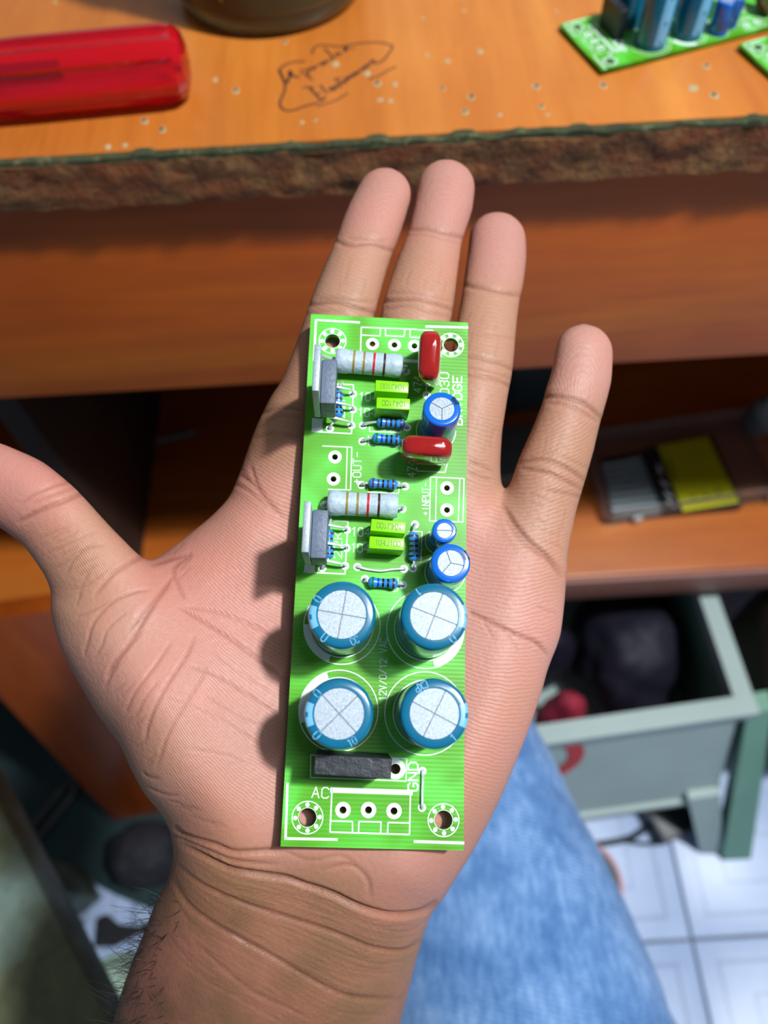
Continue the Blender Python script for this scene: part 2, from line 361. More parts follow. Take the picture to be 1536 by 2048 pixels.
# finger chains: (u, v, half width px, front surface offset from the board plane in mm)
FING = {
 'index': [(769, 388, 54, 9), (752, 430, 58.5, 7.3), (741, 460, 60, 6.2), (729, 492, 58, 5.2), (705, 555, 62, 3.2), (686, 612, 66, 1.8), (672, 660, 67, 1.6), (650, 725, 68, 2.2), (622, 812, 74, 3), (592, 905, 84, 4), (575, 985, 84, 6)],
 'middle': [(893, 375, 57.5, 10), (889, 410, 57.5, 8.2), (877, 450, 55.5, 6.6), (870, 475, 54.5, 6), (855, 530, 62, 4.6), (838, 605, 70, 2), (828, 650, 70, 1.5), (818, 710, 70, 2), (800, 800, 76, 3), (782, 905, 82, 4.5), (770, 990, 80, 7)],
 'ring': [(995, 480, 57.5, 13), (994, 515, 59.5, 11.2), (988, 560, 60, 9.2), (982, 590, 58, 7.6), (973, 650, 60, 5), (963, 730, 64, 2.6), (954, 780, 63, 1.8), (940, 850, 66, 2.4), (925, 925, 70, 3.2), (915, 1000, 76, 5)],
 'pinky': [(1168, 706, 58.5, 1), (1163, 755, 61, .6), (1149, 803, 62, .8), (1143, 825, 61, 1), (1124, 885, 66, 1.4), (1100, 950, 71, 1.6), (1086, 1000, 70, 2), (1072, 1060, 71, 2.3), (1052, 1140, 69, 2.6), (1030, 1240, 80, 4)],
 'thumb': [(-105, 915, 52, 2), (-70, 935, 68, 0), (-15, 962, 77, -2), (45, 990, 79, -2.5), (98, 1032, 77, -2), (130, 1070, 79, -1.5), (163, 1112, 83, -1), (200, 1168, 96, -.6), (232, 1240, 112, -1), (300, 1350, 120, 1)]}
def hand_mesh():
    h = .9
    a = np.arange((-215-768)*S, (1260-768)*S, h); b = np.arange((295-1024)*S, (3000-1024)*S, h); c = np.arange(-30, 64, h)
    A2, B2 = np.meshgrid(a, b, indexing='ij'); U2 = A2/S+768; V2 = B2/S+1024
    t = np.full(U2.shape, 1e9); inside = np.zeros(U2.shape, bool)
    for p, q in zip(PALM, PALM[1:]+PALM[:1]):
        t = np.minimum(t, seg_d(U2, V2, p, q)[0])
        cr = (p[1] > V2) != (q[1] > V2)
        with np.errstate(divide='ignore', invalid='ignore'): xi = (q[0]-p[0])*(V2-p[1])/(q[1]-p[1]+1e-12)+p[0]
        inside ^= cr & (U2 < xi)
    t = np.where(inside, t, -t)*S
    for _ in range(3):
        tp = np.pad(t, 1, mode='edge'); t = (tp[2:, 1:-1]+tp[:-2, 1:-1]+tp[1:-1, 2:]+tp[1:-1, :-2]+4*t)/8
    zb = zback(U2, V2); F = zb+tps(DELTA, U2, V2); cf = ZR*np.log(F/ZR)
    T = np.interp(V2, [850, 1100, 1600, 1800, 2048, 2400], [10, 12.5, 15, 16.5, 18.5, 21]); Rr = np.interp(V2, [850, 1100, 1600, 1800, 2048, 2400], [9, 11, 13, 18, 25, 28])
    T = T*(1-.25*np.clip((U2-950)/150, 0, 1))
    edge = np.maximum(Rr-t, 0)/Rr; c0 = cf+T
    G = (np.sqrt((edge**2)[:, :, None]+((c[None, None]-c0[:, :, None])/T[:, :, None])**2)-1)*np.minimum(T, Rr)[:, :, None]
    G = G.astype(np.float32)
    FG = np.full(G.shape, 30, np.float32)
    for name, ch in FING.items():
        P = []
        for (u, v, hwid, d) in ch:
            r = hwid*S; z = zback(np.float64(u), np.float64(v))+d
            P.append((( u-768)*S, (v-1024)*S, ZR*math.log(z/ZR)+.93*r, r))
        P = np.array(P)
        # dense smooth resampling of the chain
        k = np.arange(len(P)); kk = np.linspace(0, len(P)-1, 4*len(P))
        Q = np.stack([np.interp(kk, k, P[:, i]) for i in range(4)], 1)
        Q[1:-1] = .25*Q[:-2]+.5*Q[1:-1]+.25*Q[2:]
        lo = Q[:, :3].min(0)-Q[:, 3].max()-7; hi = Q[:, :3].max(0)+Q[:, 3].max()+7
        ia = slice(*np.searchsorted(a, (lo[0], hi[0]))); ib = slice(*np.searchsorted(b, (lo[1], hi[1]))); ic = slice(*np.searchsorted(c, (lo[2], hi[2])))
        X, Y, Z = np.meshgrid(a[ia], b[ib], c[ic], indexing='ij'); X = X.astype(np.float32); Y = Y.astype(np.float32); Z = Z.astype(np.float32)
        D = np.full(X.shape, 30, np.float32)
        for p, q in zip(Q[:-1], Q[1:]):
            d = (q-p)[:3]; L2 = float(d @ d)+1e-9
            tt = np.clip(((X-p[0])*d[0]+(Y-p[1])*d[1]+(Z-p[2])*d[2])/L2, 0, 1)
            D = np.minimum(D, np.sqrt((X-p[0]-tt*d[0])**2+(Y-p[1]-tt*d[1])**2+((Z-p[2]-tt*d[2])/.93)**2)-(p[3]+tt*(q[3]-p[3])))
        FG[ia, ib, ic] = np.minimum(FG[ia, ib, ic], D)
    k = 5.5; hh = np.maximum(k-np.abs(G-FG), 0)/k; G = np.minimum(G, FG)-hh*hh*k*.25
    # flesh presses flat against the board's underside
    cb = ZR*np.log((zb+.15)/ZR); r = np.stack([(U2-768)/FPX, -(V2-1024)/FPX, -np.ones_like(U2)], -1)*zb[..., None]
    loc = (r-BT) @ BR
    under = np.clip(np.minimum(BW/2+1.2-np.abs(loc[..., 0]), BL/2+1.2-np.abs(loc[..., 1])), -1.5, 1)
    cut = cb[:, :, None]-c[None, None]-np.where(under < 0, -under*6, 0)[:, :, None]
    G = np.maximum(G, cut.astype(np.float32))
    # surface nets
    I = G < 0; nx, ny, nz_ = G.shape
    cnt = np.zeros((nx-1, ny-1, nz_-1), np.int8)
    for i in (0, 1):
        for j in (0, 1):
            for l in (0, 1): cnt += I[i:nx-1+i, j:ny-1+j, l:nz_-1+l]
    act = np.argwhere((cnt > 0) & (cnt < 8)); idx = np.full(cnt.shape, -1, np.int64); idx[tuple(act.T)] = np.arange(len(act))
    acc = np.zeros((len(act), 3)); num = np.zeros(len(act))
    corners = [(i, j, l) for i in (0, 1) for j in (0, 1) for l in (0, 1)]
    for e0 in corners:
        for ax_ in range(3):
            if e0[ax_]: continue
            e1 = list(e0); e1[ax_] = 1
            g0 = G[tuple((act+e0).T)]; g1 = G[tuple((act+e1).T)]; cr = (g0 < 0) != (g1 < 0)
            tt = np.where(cr, g0/np.where(cr, g0-g1, 1), 0)
            pos = np.array(e0, float)[None]+tt[:, None]*(np.array(e1)-np.array(e0))[None]
            acc += pos*cr[:, None]; num += cr
    V = act+acc/num[:, None]
    abc = np.stack([a[0]+V[:, 0]*h, b[0]+V[:, 1]*h, c[0]+V[:, 2]*h], 1)
    faces = []
    for ax_ in range(3):
        sl0 = [slice(None)]*3; sl1 = [slice(None)]*3; sl0[ax_] = slice(0, -1); sl1[ax_] = slice(1, None)
        e = np.argwhere(I[tuple(sl0)] != I[tuple(sl1)]); o1, o2 = [x for x in range(3) if x != ax_]
        ok = (e[:, o1] > 0) & (e[:, o2] > 0) & (e[:, o1] < G.shape[o1]-1) & (e[:, o2] < G.shape[o2]-1); e = e[ok]
        q = []
        for d1, d2 in ((0, 0), (1, 0), (1, 1), (0, 1)):
            ee = e.copy(); ee[:, o1] -= d1; ee[:, o2] -= d2; q.append(idx[tuple(ee.T)])
        q = np.stack(q, 1); flip = I[tuple(e.T)]
        if ax_ == 1: flip = ~flip
        q[flip] = q[flip][:, ::-1]; faces.append(q)
    faces = np.concatenate(faces)[:, ::-1]
    return abc, faces
def abc_cam(abc):
    z = ZR*np.exp(abc[:, 2]/ZR); return np.stack([abc[:, 0]/ZR*z, -abc[:, 1]/ZR*z, -z], 1)/1000
CMn = np.array(CM); CAMn = np.array(CAM)

CREASE = [  # (polyline px, half width px, depth mm, colour strength)
 ([(668, 482), (700, 491), (745, 487), (792, 506)], 4.5, .45, .8), ([(690, 477), (735, 478), (778, 484)], 4, .2, .4),
 ([(612, 613), (660, 604), (700, 611), (757, 630)], 4.5, .45, .8), ([(632, 598), (690, 596), (748, 606)], 4, .25, .5), ([(610, 632), (660, 622), (700, 630)], 4, .2, .3),
 ([(520, 829), (560, 816), (612, 822)], 4, .35, .6), ([(528, 842), (570, 832), (612, 838)], 3.5, .2, .4), ([(505, 880), (540, 868), (600, 872)], 3.5, .2, .35),
 ([(815, 462), (850, 458), (890, 466), (936, 480)], 4.5, .4, .7), ([(805, 472), (850, 470), (925, 488)], 3.5, .15, .3),
 ([(760, 606), (800, 600), (850, 600), (912, 624)], 4.5, .45, .8), ([(768, 620), (820, 612), (900, 636)], 4, .25, .5), ([(775, 588), (830, 586), (908, 604)], 3.5, .15, .35),
 ([(925, 572), (960, 575), (1000, 582), (1044, 594)], 4.5, .4, .8), ([(915, 715), (960, 716), (1000, 727), (1034, 745)], 4, .35, .6), ([(915, 752), (960, 752), (1000, 762), (1030, 780)], 4, .35, .6), ([(920, 735), (970, 738), (1025, 760)], 3.5, .2, .4), ([(925, 670), (980, 668), (1035, 680)], 3.5, .12, .25),
 ([(935, 925), (960, 930), (990, 946)], 3.5, .3, .5), ([(935, 945), (985, 962)], 3.5, .25, .4),
 ([(1080, 796), (1120, 794), (1170, 808), (1208, 840)], 5, .5, .9), ([(1092, 806), (1140, 812), (1200, 845)], 4.5, .3, .5),
 ([(1033, 927), (1080, 918), (1130, 935), (1176, 966)], 4.5, .45, .8), ([(1038, 936), (1100, 948), (1168, 982)], 4.5, .4, .7), ([(1085, 982), (1130, 988), (1165, 996)], 4, .25, .4), ([(1060, 905), (1120, 912), (1180, 940)], 3.5, .15, .3),
 ([(1000, 1005), (1030, 1050), (1060, 1085), (1100, 1120), (1128, 1158)], 6, .7, .9), ([(1015, 1045), (1050, 1085), (1090, 1118)], 5, .35, .6), ([(1008, 1030), (1030, 1070), (1060, 1100)], 4, .25, .5),
 ([(33, 1048), (83, 1021), (121, 1004), (170, 986)], 5, .5, .8), ([(38, 1012), (71, 987), (108, 971), (150, 962)], 4.5, .3, .5), ([(60, 1010), (100, 990), (150, 975)], 4, .25, .4),
 ([(75, 1080), (110, 1064), (145, 1052)], 3, .12, .3), ([(90, 1110), (140, 1085), (200, 1060)], 3, .12, .3), ([(129, 1154), (150, 1118), (175, 1096), (208, 1090)], 3.2, .25, .55), ([(105, 1140), (140, 1120), (170, 1104)], 3, .15, .35),
 ([(187, 1192), (210, 1165), (233, 1142), (271, 1121), (290, 1112)], 4.5, .4, .6), ([(150, 1215), (165, 1170), (180, 1140)], 3, .2, .4), ([(140, 1180), (175, 1170), (215, 1140)], 2.8, .15, .35),
 ([(167, 1312), (176, 1280), (187, 1246), (225, 1204), (271, 1183), (305, 1179)], 3.5, .35, .65), ([(188, 1320), (204, 1290), (217, 1258), (255, 1222)], 3, .22, .5), ([(150, 1235), (185, 1222), (225, 1200)], 3, .2, .4),
 ([(212, 1355), (225, 1329), (258, 1287), (292, 1233), (329, 1175), (352, 1140)], 4.5, .5, .8), ([(258, 1262), (290, 1225), (320, 1190), (340, 1160)], 6, .3, .7), ([(208, 1376), (237, 1321), (287, 1258)], 3.5, .3, .6),
 ([(250, 1428), (271, 1383), (317, 1321), (342, 1283)], 3.5, .3, .6), ([(268, 1440), (290, 1396), (318, 1360)], 3, .22, .5), ([(287, 1490), (300, 1437), (333, 1371), (375, 1308), (390, 1268)], 3.8, .35, .65), ([(312, 1540), (333, 1475), (375, 1404), (408, 1350), (412, 1330)], 3.4, .25, .5),
 ([(285, 1545), (300, 1555), (320, 1558)], 3, .2, .4), ([(290, 1572), (330, 1590), (360, 1592)], 3, .15, .35),
 ([(340, 1130), (354, 1170), (370, 1200)], 3.5, .3, .5), ([(354, 1212), (396, 1237), (458, 1275), (525, 1325), (590, 1370)], 3.6, .35, .6), ([(375, 1329), (437, 1354), (500, 1392), (560, 1430)], 3.2, .28, .5), ([(400, 1385), (479, 1433), (540, 1458)], 2.8, .15, .35), ([(437, 1433), (500, 1475), (540, 1506)], 2.8, .18, .35),
 ([(367, 1496), (458, 1512), (503, 1535)], 2.6, .12, .3), ([(354, 1212), (437, 1225), (520, 1258), (556, 1285)], 3, .22, .4), ([(330, 1395), (400, 1420), (440, 1450)], 2.6, .1, .25), ([(420, 1300), (480, 1345), (550, 1390)], 2.6, .12, .25),
 ([(479, 950), (504, 967), (529, 996), (565, 1036)], 4, .4, .7), ([(500, 930), (517, 975), (552, 1030)], 3.5, .3, .6), ([(468, 968), (500, 985), (540, 1020)], 3.2, .22, .45), ([(300, 1130), (345, 1118), (380, 1110)], 5, .25, .7), ([(340, 1140), (362, 1122), (385, 1105)], 5, .25, .6),
 ([(935, 1222), (950, 1229), (1000, 1254), (1045, 1274), (1074, 1287), (1100, 1316)], 4, .45, .9), ([(1000, 1256), (1024, 1283), (1041, 1308)], 2.6, .18, .4), ([(960, 1232), (975, 1258), (985, 1275)], 2.4, .15, .35), ([(1070, 1210), (1095, 1222), (1116, 1228)], 2.6, .15, .35),
 ([(345, 1652), (368, 1671), (432, 1691), (469, 1705), (530, 1703), (580, 1700)], 6, .7, .75), ([(355, 1684), (400, 1709), (455, 1737), (505, 1748), (569, 1757), (605, 1769), (660, 1787), (706, 1810), (742, 1823), (788, 1831), (842, 1824), (875, 1803)], 7, 1.1, 1.0),
 ([(350, 1728), (400, 1769), (469, 1800), (532, 1823), (587, 1841), (651, 1860), (706, 1882), (751, 1898), (805, 1902), (845, 1880)], 5.5, .7, .85), ([(342, 1755), (373, 1805), (423, 1846), (487, 1882), (546, 1914), (615, 1955), (669, 1983), (715, 1996), (800, 1998)], 5.5, .6, .85),
 ([(380, 1880), (446, 1937), (505, 1983), (569, 2015), (637, 2047)], 4.5, .35, .5), ([(330, 1665), (400, 1695), (470, 1722), (560, 1730)], 4, .4, .5), ([(560, 1700), (620, 1720), (680, 1712), (720, 1735)], 3.5, .25, .4), ([(640, 1740), (700, 1730), (735, 1760), (740, 1800)], 4, .35, .4)]
for (x0, y0, x1, y1, n_, dx_, dy_, L_) in [(95, 1075, 160, 1165, 7, 60, -32, 1), (190, 1290, 300, 1560, 10, 34, -30, 1), (330, 1110, 365, 1165, 6, 26, -30, 1), (330, 1590, 420, 1650, 7, 46, 16, 1), (1050, 970, 1075, 1090, 5, 55, 22, 1), (480, 930, 540, 1000, 5, 34, 40, 1)]:
    for k in range(n_):
        t_ = (k+rng.uniform(.1, .9))/n_; x, y = x0+(x1-x0)*t_+rng.normal(0, 5), y0+(y1-y0)*t_+rng.normal(0, 5); g_ = rng.uniform(.5, 1.1)
        CREASE.insert(0, ([(x, y), (x+dx_*g_*.5+rng.normal(0, 3), y+dy_*g_*.5+rng.normal(0, 3)), (x+dx_*g_, y+dy_*g_)], 2.4, .13, .38))
for fn_ in ((720, 540, 60), (850, 545, 60), (975, 650, 60), (1130, 880, 55), (1095, 1040, 50), (960, 850, 30)):
    for k in range(5):
        x, y = fn_[0]+rng.uniform(-45, 45), fn_[1]+rng.uniform(-30, 20); CREASE.insert(0, ([(x, y), (x-rng.uniform(3, 9), y+rng.uniform(18, 30)), (x-rng.uniform(6, 14), y+rng.uniform(36, 52))], 2.2, .09, .25))
W2, W3, W4 = CREASE[-7][0], CREASE[-6][0], CREASE[-5][0]
def lerp_line(p, q, t, n=9):
    f = lambda L, s: (np.interp(s, np.linspace(0, 1, len(L)), [x[0] for x in L]), np.interp(s, np.linspace(0, 1, len(L)), [x[1] for x in L]))
    return [tuple(np.array(f(p, s))*(1-t)+np.array(f(q, s))*t+rng.normal(0, 1.6, 2)) for s in np.linspace(rng.uniform(0, .15), rng.uniform(.8, 1), n)]
def shift(L, d): return [(x-d*.15, y+d) for x, y in L]
for t_ in np.linspace(.12, .9, 8): CREASE.append((lerp_line(W2, W3, t_), 2.6, .18, .35))
for t_ in np.linspace(.1, .92, 9): CREASE.append((lerp_line(W3, W4, t_), 2.8, .2, .35))
for d_ in range(12, 120, 11): CREASE.append((lerp_line(shift(W4, d_), shift(W4, d_), 0), 2.6, .15, .28))

SKINC = [  # skin colour patches, left forearm also darkened to stand for its shadow: (u, v, radius px, colour)
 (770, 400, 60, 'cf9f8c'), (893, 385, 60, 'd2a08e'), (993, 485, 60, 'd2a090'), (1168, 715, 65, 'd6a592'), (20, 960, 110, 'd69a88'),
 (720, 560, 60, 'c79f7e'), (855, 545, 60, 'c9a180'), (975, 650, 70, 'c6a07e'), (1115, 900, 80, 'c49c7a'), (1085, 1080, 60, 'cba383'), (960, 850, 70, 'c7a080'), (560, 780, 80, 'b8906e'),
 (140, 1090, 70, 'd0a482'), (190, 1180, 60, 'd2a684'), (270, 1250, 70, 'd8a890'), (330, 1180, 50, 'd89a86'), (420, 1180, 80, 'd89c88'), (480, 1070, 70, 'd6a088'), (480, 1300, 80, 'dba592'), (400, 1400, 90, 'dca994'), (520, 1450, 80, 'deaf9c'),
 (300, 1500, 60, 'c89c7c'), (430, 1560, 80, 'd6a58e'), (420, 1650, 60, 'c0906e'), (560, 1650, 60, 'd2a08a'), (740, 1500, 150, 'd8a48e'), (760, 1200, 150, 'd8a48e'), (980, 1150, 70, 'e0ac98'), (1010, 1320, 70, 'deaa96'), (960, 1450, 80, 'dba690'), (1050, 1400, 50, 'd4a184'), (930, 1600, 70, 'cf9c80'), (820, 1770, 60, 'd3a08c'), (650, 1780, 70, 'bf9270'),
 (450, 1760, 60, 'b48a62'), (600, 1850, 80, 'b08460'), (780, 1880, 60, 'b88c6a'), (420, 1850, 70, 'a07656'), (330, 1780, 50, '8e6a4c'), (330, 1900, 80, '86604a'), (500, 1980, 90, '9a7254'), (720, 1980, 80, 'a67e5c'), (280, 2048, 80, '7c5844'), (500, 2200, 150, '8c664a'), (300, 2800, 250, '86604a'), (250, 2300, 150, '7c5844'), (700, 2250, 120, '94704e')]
def make_hand(parent):
    abc, faces = hand_mesh()
    P = abc_cam(abc) @ CMn.T+CAMn - np.array(parent.location)
    me = bpy.data.meshes.new('arm'); me.from_pydata(P.tolist(), [], faces.tolist()); me.update()
    o = bpy.data.objects.new('arm', me); COL.objects.link(o)
    sm = o.modifiers.new('s', 'SMOOTH'); sm.factor = .5; sm.iterations = 4
    ss = o.modifiers.new('d', 'SUBSURF'); ss.levels = 1; ss.render_levels = 1
    dg = bpy.context.evaluated_depsgraph_get(); me2 = bpy.data.meshes.new_from_object(o.evaluated_get(dg)); o.modifiers.clear(); o.data = me2; bpy.data.meshes.remove(me); me2.name = 'arm'
    n = len(me2.vertices); co = np.zeros(n*3); me2.vertices.foreach_get('co', co); co = co.reshape(-1, 3)
    no = np.zeros(n*3); me2.vertices.foreach_get('normal', no); no = no.reshape(-1, 3)
    cc = (co+np.array(parent.location)-CAMn) @ CMn; nc = no @ CMn
    u = 768+FPX*cc[:, 0]/-cc[:, 2]; v = 1024-FPX*cc[:, 1]/-cc[:, 2]
    view = -cc/np.linalg.norm(cc, axis=1)[:, None]; facing = (nc*view).sum(1)
    if np.median(facing[(u > 350) & (u < 500) & (v > 1250) & (v < 1450) & (-cc[:, 2] < .175)]) < 0:
        me2.flip_normals(); no = -no; facing = -facing
    front = np.clip(facing*4+.2, 0, 1)
    disp = np.zeros(n); crc = np.zeros(n)
    for pts, wd, dp, cs in CREASE:
        pts = [(p.x, p.y) for p in smoothpts([(x, y, 0) for x, y in pts], 4)]
        xs = [p[0] for p in pts]; ys = [p[1] for p in pts]
        msk = np.nonzero((u > min(xs)-25) & (u < max(xs)+25) & (v > min(ys)-25) & (v < max(ys)+25) & (facing > -.05))[0]
        if not len(msk): continue
        dd = np.full(len(msk), 1e9); tt = np.zeros(len(msk)); ns = len(pts)-1
        for i in range(ns):
            d, t = seg_d(u[msk], v[msk], pts[i], pts[i+1]); up = d < dd; dd = np.where(up, d, dd); tt = np.where(up, (i+t)/ns, tt)
        taper = np.clip(np.minimum(tt, 1-tt)*6, 0, 1)**.6
        g = np.exp(-(dd/wd)**2)*taper; ridge = np.exp(-((dd-2.6*wd)/(1.5*wd))**2)*taper
        disp[msk] = np.minimum(disp[msk], -g*dp)+ridge*dp*.22; crc[msk] = np.maximum(crc[msk], np.exp(-(dd/(wd*.8))**2)*taper*cs)
    # soft fleshy undulation
    disp += .12*np.sin(u/37+v/61)*np.sin(v/43-u/80)
    lb = ((cc*1000-BT) @ BR); ub = np.clip(np.minimum(BW/2+.5-np.abs(lb[:, 0]), BL/2+.5-np.abs(lb[:, 1])), 0, 1)
    disp = np.where(ub > 0, np.minimum(disp, 0), disp)
    co2 = co+no*(disp*front*.001)[:, None]
    me2.vertices.foreach_set('co', co2.ravel())
    acc = np.zeros((n, 3)); wt = np.zeros(n)+1e-9
    for (x, y, r, c) in SKINC:
        d2 = ((u-x)**2+(v-y)**2)/(r*1.15)**2; k = np.exp(-d2)+.02/(1+d2)**2; acc += k[:, None]*np.array(lin(c)); wt += k
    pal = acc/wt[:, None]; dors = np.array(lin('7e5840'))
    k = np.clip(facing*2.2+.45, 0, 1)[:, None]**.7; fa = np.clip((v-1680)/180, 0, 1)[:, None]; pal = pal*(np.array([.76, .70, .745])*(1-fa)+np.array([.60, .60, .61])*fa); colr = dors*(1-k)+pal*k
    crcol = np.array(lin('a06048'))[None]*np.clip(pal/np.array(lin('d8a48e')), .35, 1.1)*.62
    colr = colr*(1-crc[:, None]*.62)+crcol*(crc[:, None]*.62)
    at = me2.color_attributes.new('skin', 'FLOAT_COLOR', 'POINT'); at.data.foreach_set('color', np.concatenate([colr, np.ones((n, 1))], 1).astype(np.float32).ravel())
    # friction-ridge phase (px) and strength
    ph = (v-.42*u+26*np.sin(u/95)+.0009*(u-760)**2)/8.2
    tips = [(769, 425, 70), (893, 412, 70), (993, 515, 70), (1168, 750, 72)]; tipm = np.ones(n)
    for (x, y, r) in tips:
        d = np.hypot(u-x, (v-y)*.9); k_ = d < r; ph = np.where(k_, (np.hypot((u-x)*1.15, (v-y-r*.35)*.75)+9*np.sin(v/23+u/31))/7.2, ph); tipm = np.minimum(tipm, np.clip(np.abs(d-r)/14, 0, 1))
    st = np.clip(facing*1.6-.25, 0, 1)*np.clip((1660-v)/80, 0, 1)*np.where((v < 830), .5, 1)*np.clip((u-230)/150+np.where(v < 1150, 3, 0), 0.25, 1)
    st = st*tipm*np.where((u < 150) & (v < 1200), .4, 1)
    for nm, arr in (('ridge_phase', ph), ('ridge_amount', st), ('palm_side', front)):
        a_ = me2.attributes.new(nm, 'FLOAT', 'POINT'); a_.data.foreach_set('value', arr.astype(np.float32))
    me2.polygons.foreach_set('use_smooth', [True]*len(me2.polygons)); me2.update()
    m = N('skin'); at = m.n('ShaderNodeAttribute', _attribute_name='skin'); a1 = m.n('ShaderNodeAttribute', _attribute_name='ridge_phase'); a2 = m.n('ShaderNodeAttribute', _attribute_name='ridge_amount')
    v1 = m.co(); n1 = m.noise(70, v1, 4, .6); n2 = m.noise(900, v1, 3, .6); n3 = m.noise(2600, v1, 2, .5)
    wav = m.math('MULTIPLY', m.math('SINE', m.math('MULTIPLY', m.math('ADD', a1.outputs['Fac'], m.math('MULTIPLY', m.noise(160, v1, 2), 2.2)), 2*PI)), a2.outputs['Fac'])
    c = m.mix(m.math('MULTIPLY', m.ramp(n1, [(.35, (0, 0, 0)), (.7, (1, 1, 1))]), .28), at.outputs['Color'], (.62, .22, .16), 'MIX')
    c = m.mix(m.math('MULTIPLY_ADD', n2, .5, -.12), c, m.mix(1.0, c, (.72, .66, .62), 'MULTIPLY'))
    c = m.mix(m.math('MULTIPLY_ADD', wav, .22, 0.22), c, m.mix(1.0, c, (.80, .66, .62), 'MULTIPLY'))
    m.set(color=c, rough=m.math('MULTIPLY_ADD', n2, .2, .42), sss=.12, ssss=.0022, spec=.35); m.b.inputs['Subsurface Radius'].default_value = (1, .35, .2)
    b1 = m.bump(n2, .00022, .6); b2 = m.bump(n3, .00008, .5, b1); m.bump(wav, .00006, .4, b2)
    me2.materials.clear(); me2.materials.append(m.m)
    o.parent = parent
    return o, co2, no, u, v, facing
person = empty('person', (0.02, -.02, .80)); tag(person, 'open left hand palm up with dark-haired forearm, and a leg in faded blue jeans', 'person')
arm, hco, hno, hu, hv, hf = make_hand(person)
arm['label'] = 'bare forearm and open palm with five spread fingers'
# hairs along the thumb side of the forearm
hb = MB(); cand = np.nonzero((hv > 1790) & (hv < 2120) & (hu < 430+0*hv) & (np.abs(hf) < .62))[0]
for i in rng.choice(cand, 330):
    p = Vector(hco[i]); nn = Vector(hno[i]); side = abs(hf[i])
    dirv = (nn*(.9 if side < .3 else .25)+CR*random.uniform(-.7, .1)+CU*random.uniform(-.9, .6)+Vector((random.gauss(0, .3), random.gauss(0, .3), random.gauss(0, .3)))).normalized()
    L = random.uniform(.003, .008)*(1 if side < .4 else .6); bend = (CU*random.uniform(-1, .5)+CR*random.uniform(-.6, .3)).normalized()
    pts = [p-nn*.0003+dirv*(L*t)+bend*(L*.45*t*t) for t in (0, .35, .7, 1)]
    hb.tube(pts, [.00007, .00006, .000045, .00002], 3)
hair = hb.build('arm_hair', simple('hair', (.012, .01, .009), .5), person); hair['kind'] = 'stuff'
# jeans
m = N('denim'); v = m.co((1, 1, 1)); big = m.noise(34, v, 5, .7); st = m.noise(1.0, m.co((330, 90, 200), rot=(0, 0, .5)), 4, .7); fine = m.noise(900, v, 2)
tw = m.math('SINE', m.math('MULTIPLY', m.math('ADD', m.n('ShaderNodeSeparateXYZ').outputs[0], 0.0), 1.0))
sx = m.n('ShaderNodeSeparateXYZ'); m.l(v, sx.inputs[0])
tw = m.math('SINE', m.math('MULTIPLY', m.math('ADD', m.math('MULTIPLY', sx.outputs[1], 1.0), m.math('MULTIPLY', sx.outputs[0], .25)), 2*PI/.0022))
mixv = m.math('ADD', m.math('MULTIPLY', big, .55), m.math('ADD', m.math('MULTIPLY', st, .4), m.math('MULTIPLY', tw, .035)))
m.set(color=m.ramp(mixv, [(.3, '35609c'), (.45, '5682b8'), (.56, '789ed0'), (.72, 'a4c2e8')]), rough=.9, sheen=.2)
m.bump(m.math('ADD', m.math('MULTIPLY', tw, .4), fine), .0006, .5); M['denim'] = m.m
def sweep(name, mat, path, parent, n=48, per=8, wr=.0):
    C_ = smoothpts([p[0] for p in path], per); rr = smoothpts([(p[1], p[2], 0) for p in path], per); off = Vector(parent.location)
    bb = MB(); vs = []; up = Vector((0, 0, 1)); prev = None
    for i, c in enumerate(C_):
        d = (C_[min(i+1, len(C_)-1)]-C_[max(i-1, 0)]).normalized()
        a_ = d.cross(Vector((0, 0, 1))) if prev is None else prev-d*prev.dot(d)
        a_.normalize(); prev = a_; b_ = a_.cross(d)
        for k in range(n):
            t = 2*PI*k/n; q = a_*math.cos(t)*rr[i].x+b_*math.sin(t)*rr[i].y
            pw = c+q; s = 1+wr*(mnoise.noise(pw*22)*.6+(1-2*abs(mnoise.noise(Vector((pw.x*30, pw.y*55, pw.z*30)))))*.5)
            vs.append(c+q*s-off)
    fs = [(j*n+k, j*n+(k+1) % n, (j+1)*n+(k+1) % n, (j+1)*n+k) for j in range(len(C_)-1) for k in range(n)]
    fs += [tuple(range(n)), tuple(range((len(C_)-1)*n, len(C_)*n))]
    bb.add(vs, fs); return bb.build(name, mat, parent, angle=80)
k0 = at_z(1120, 2450, .48); k1 = at_z(1022, 2048, .47); k2 = at_z(930, 1700, .468); k3 = at_z(885, 1530, .465)
jeans = sweep('jeans', M['denim'], [(k0+(k0-k1)*1.2, .086, .084), (k0, .084, .08), (k1, .0775, .074), (k2, .068, .066), (k3, .060, .060), (k3+Vector((-.012, .035, -.018)), .056, .056), (k3+Vector((-.025, .045, -.07)), .052, .050), (k3+Vector((-.035, .03, -.2)), .046, .048), (k3+Vector((-.04, .01, -.405)), .046, .048)], person, wr=.035)
jeans['label'] = 'faded blue denim trouser leg'

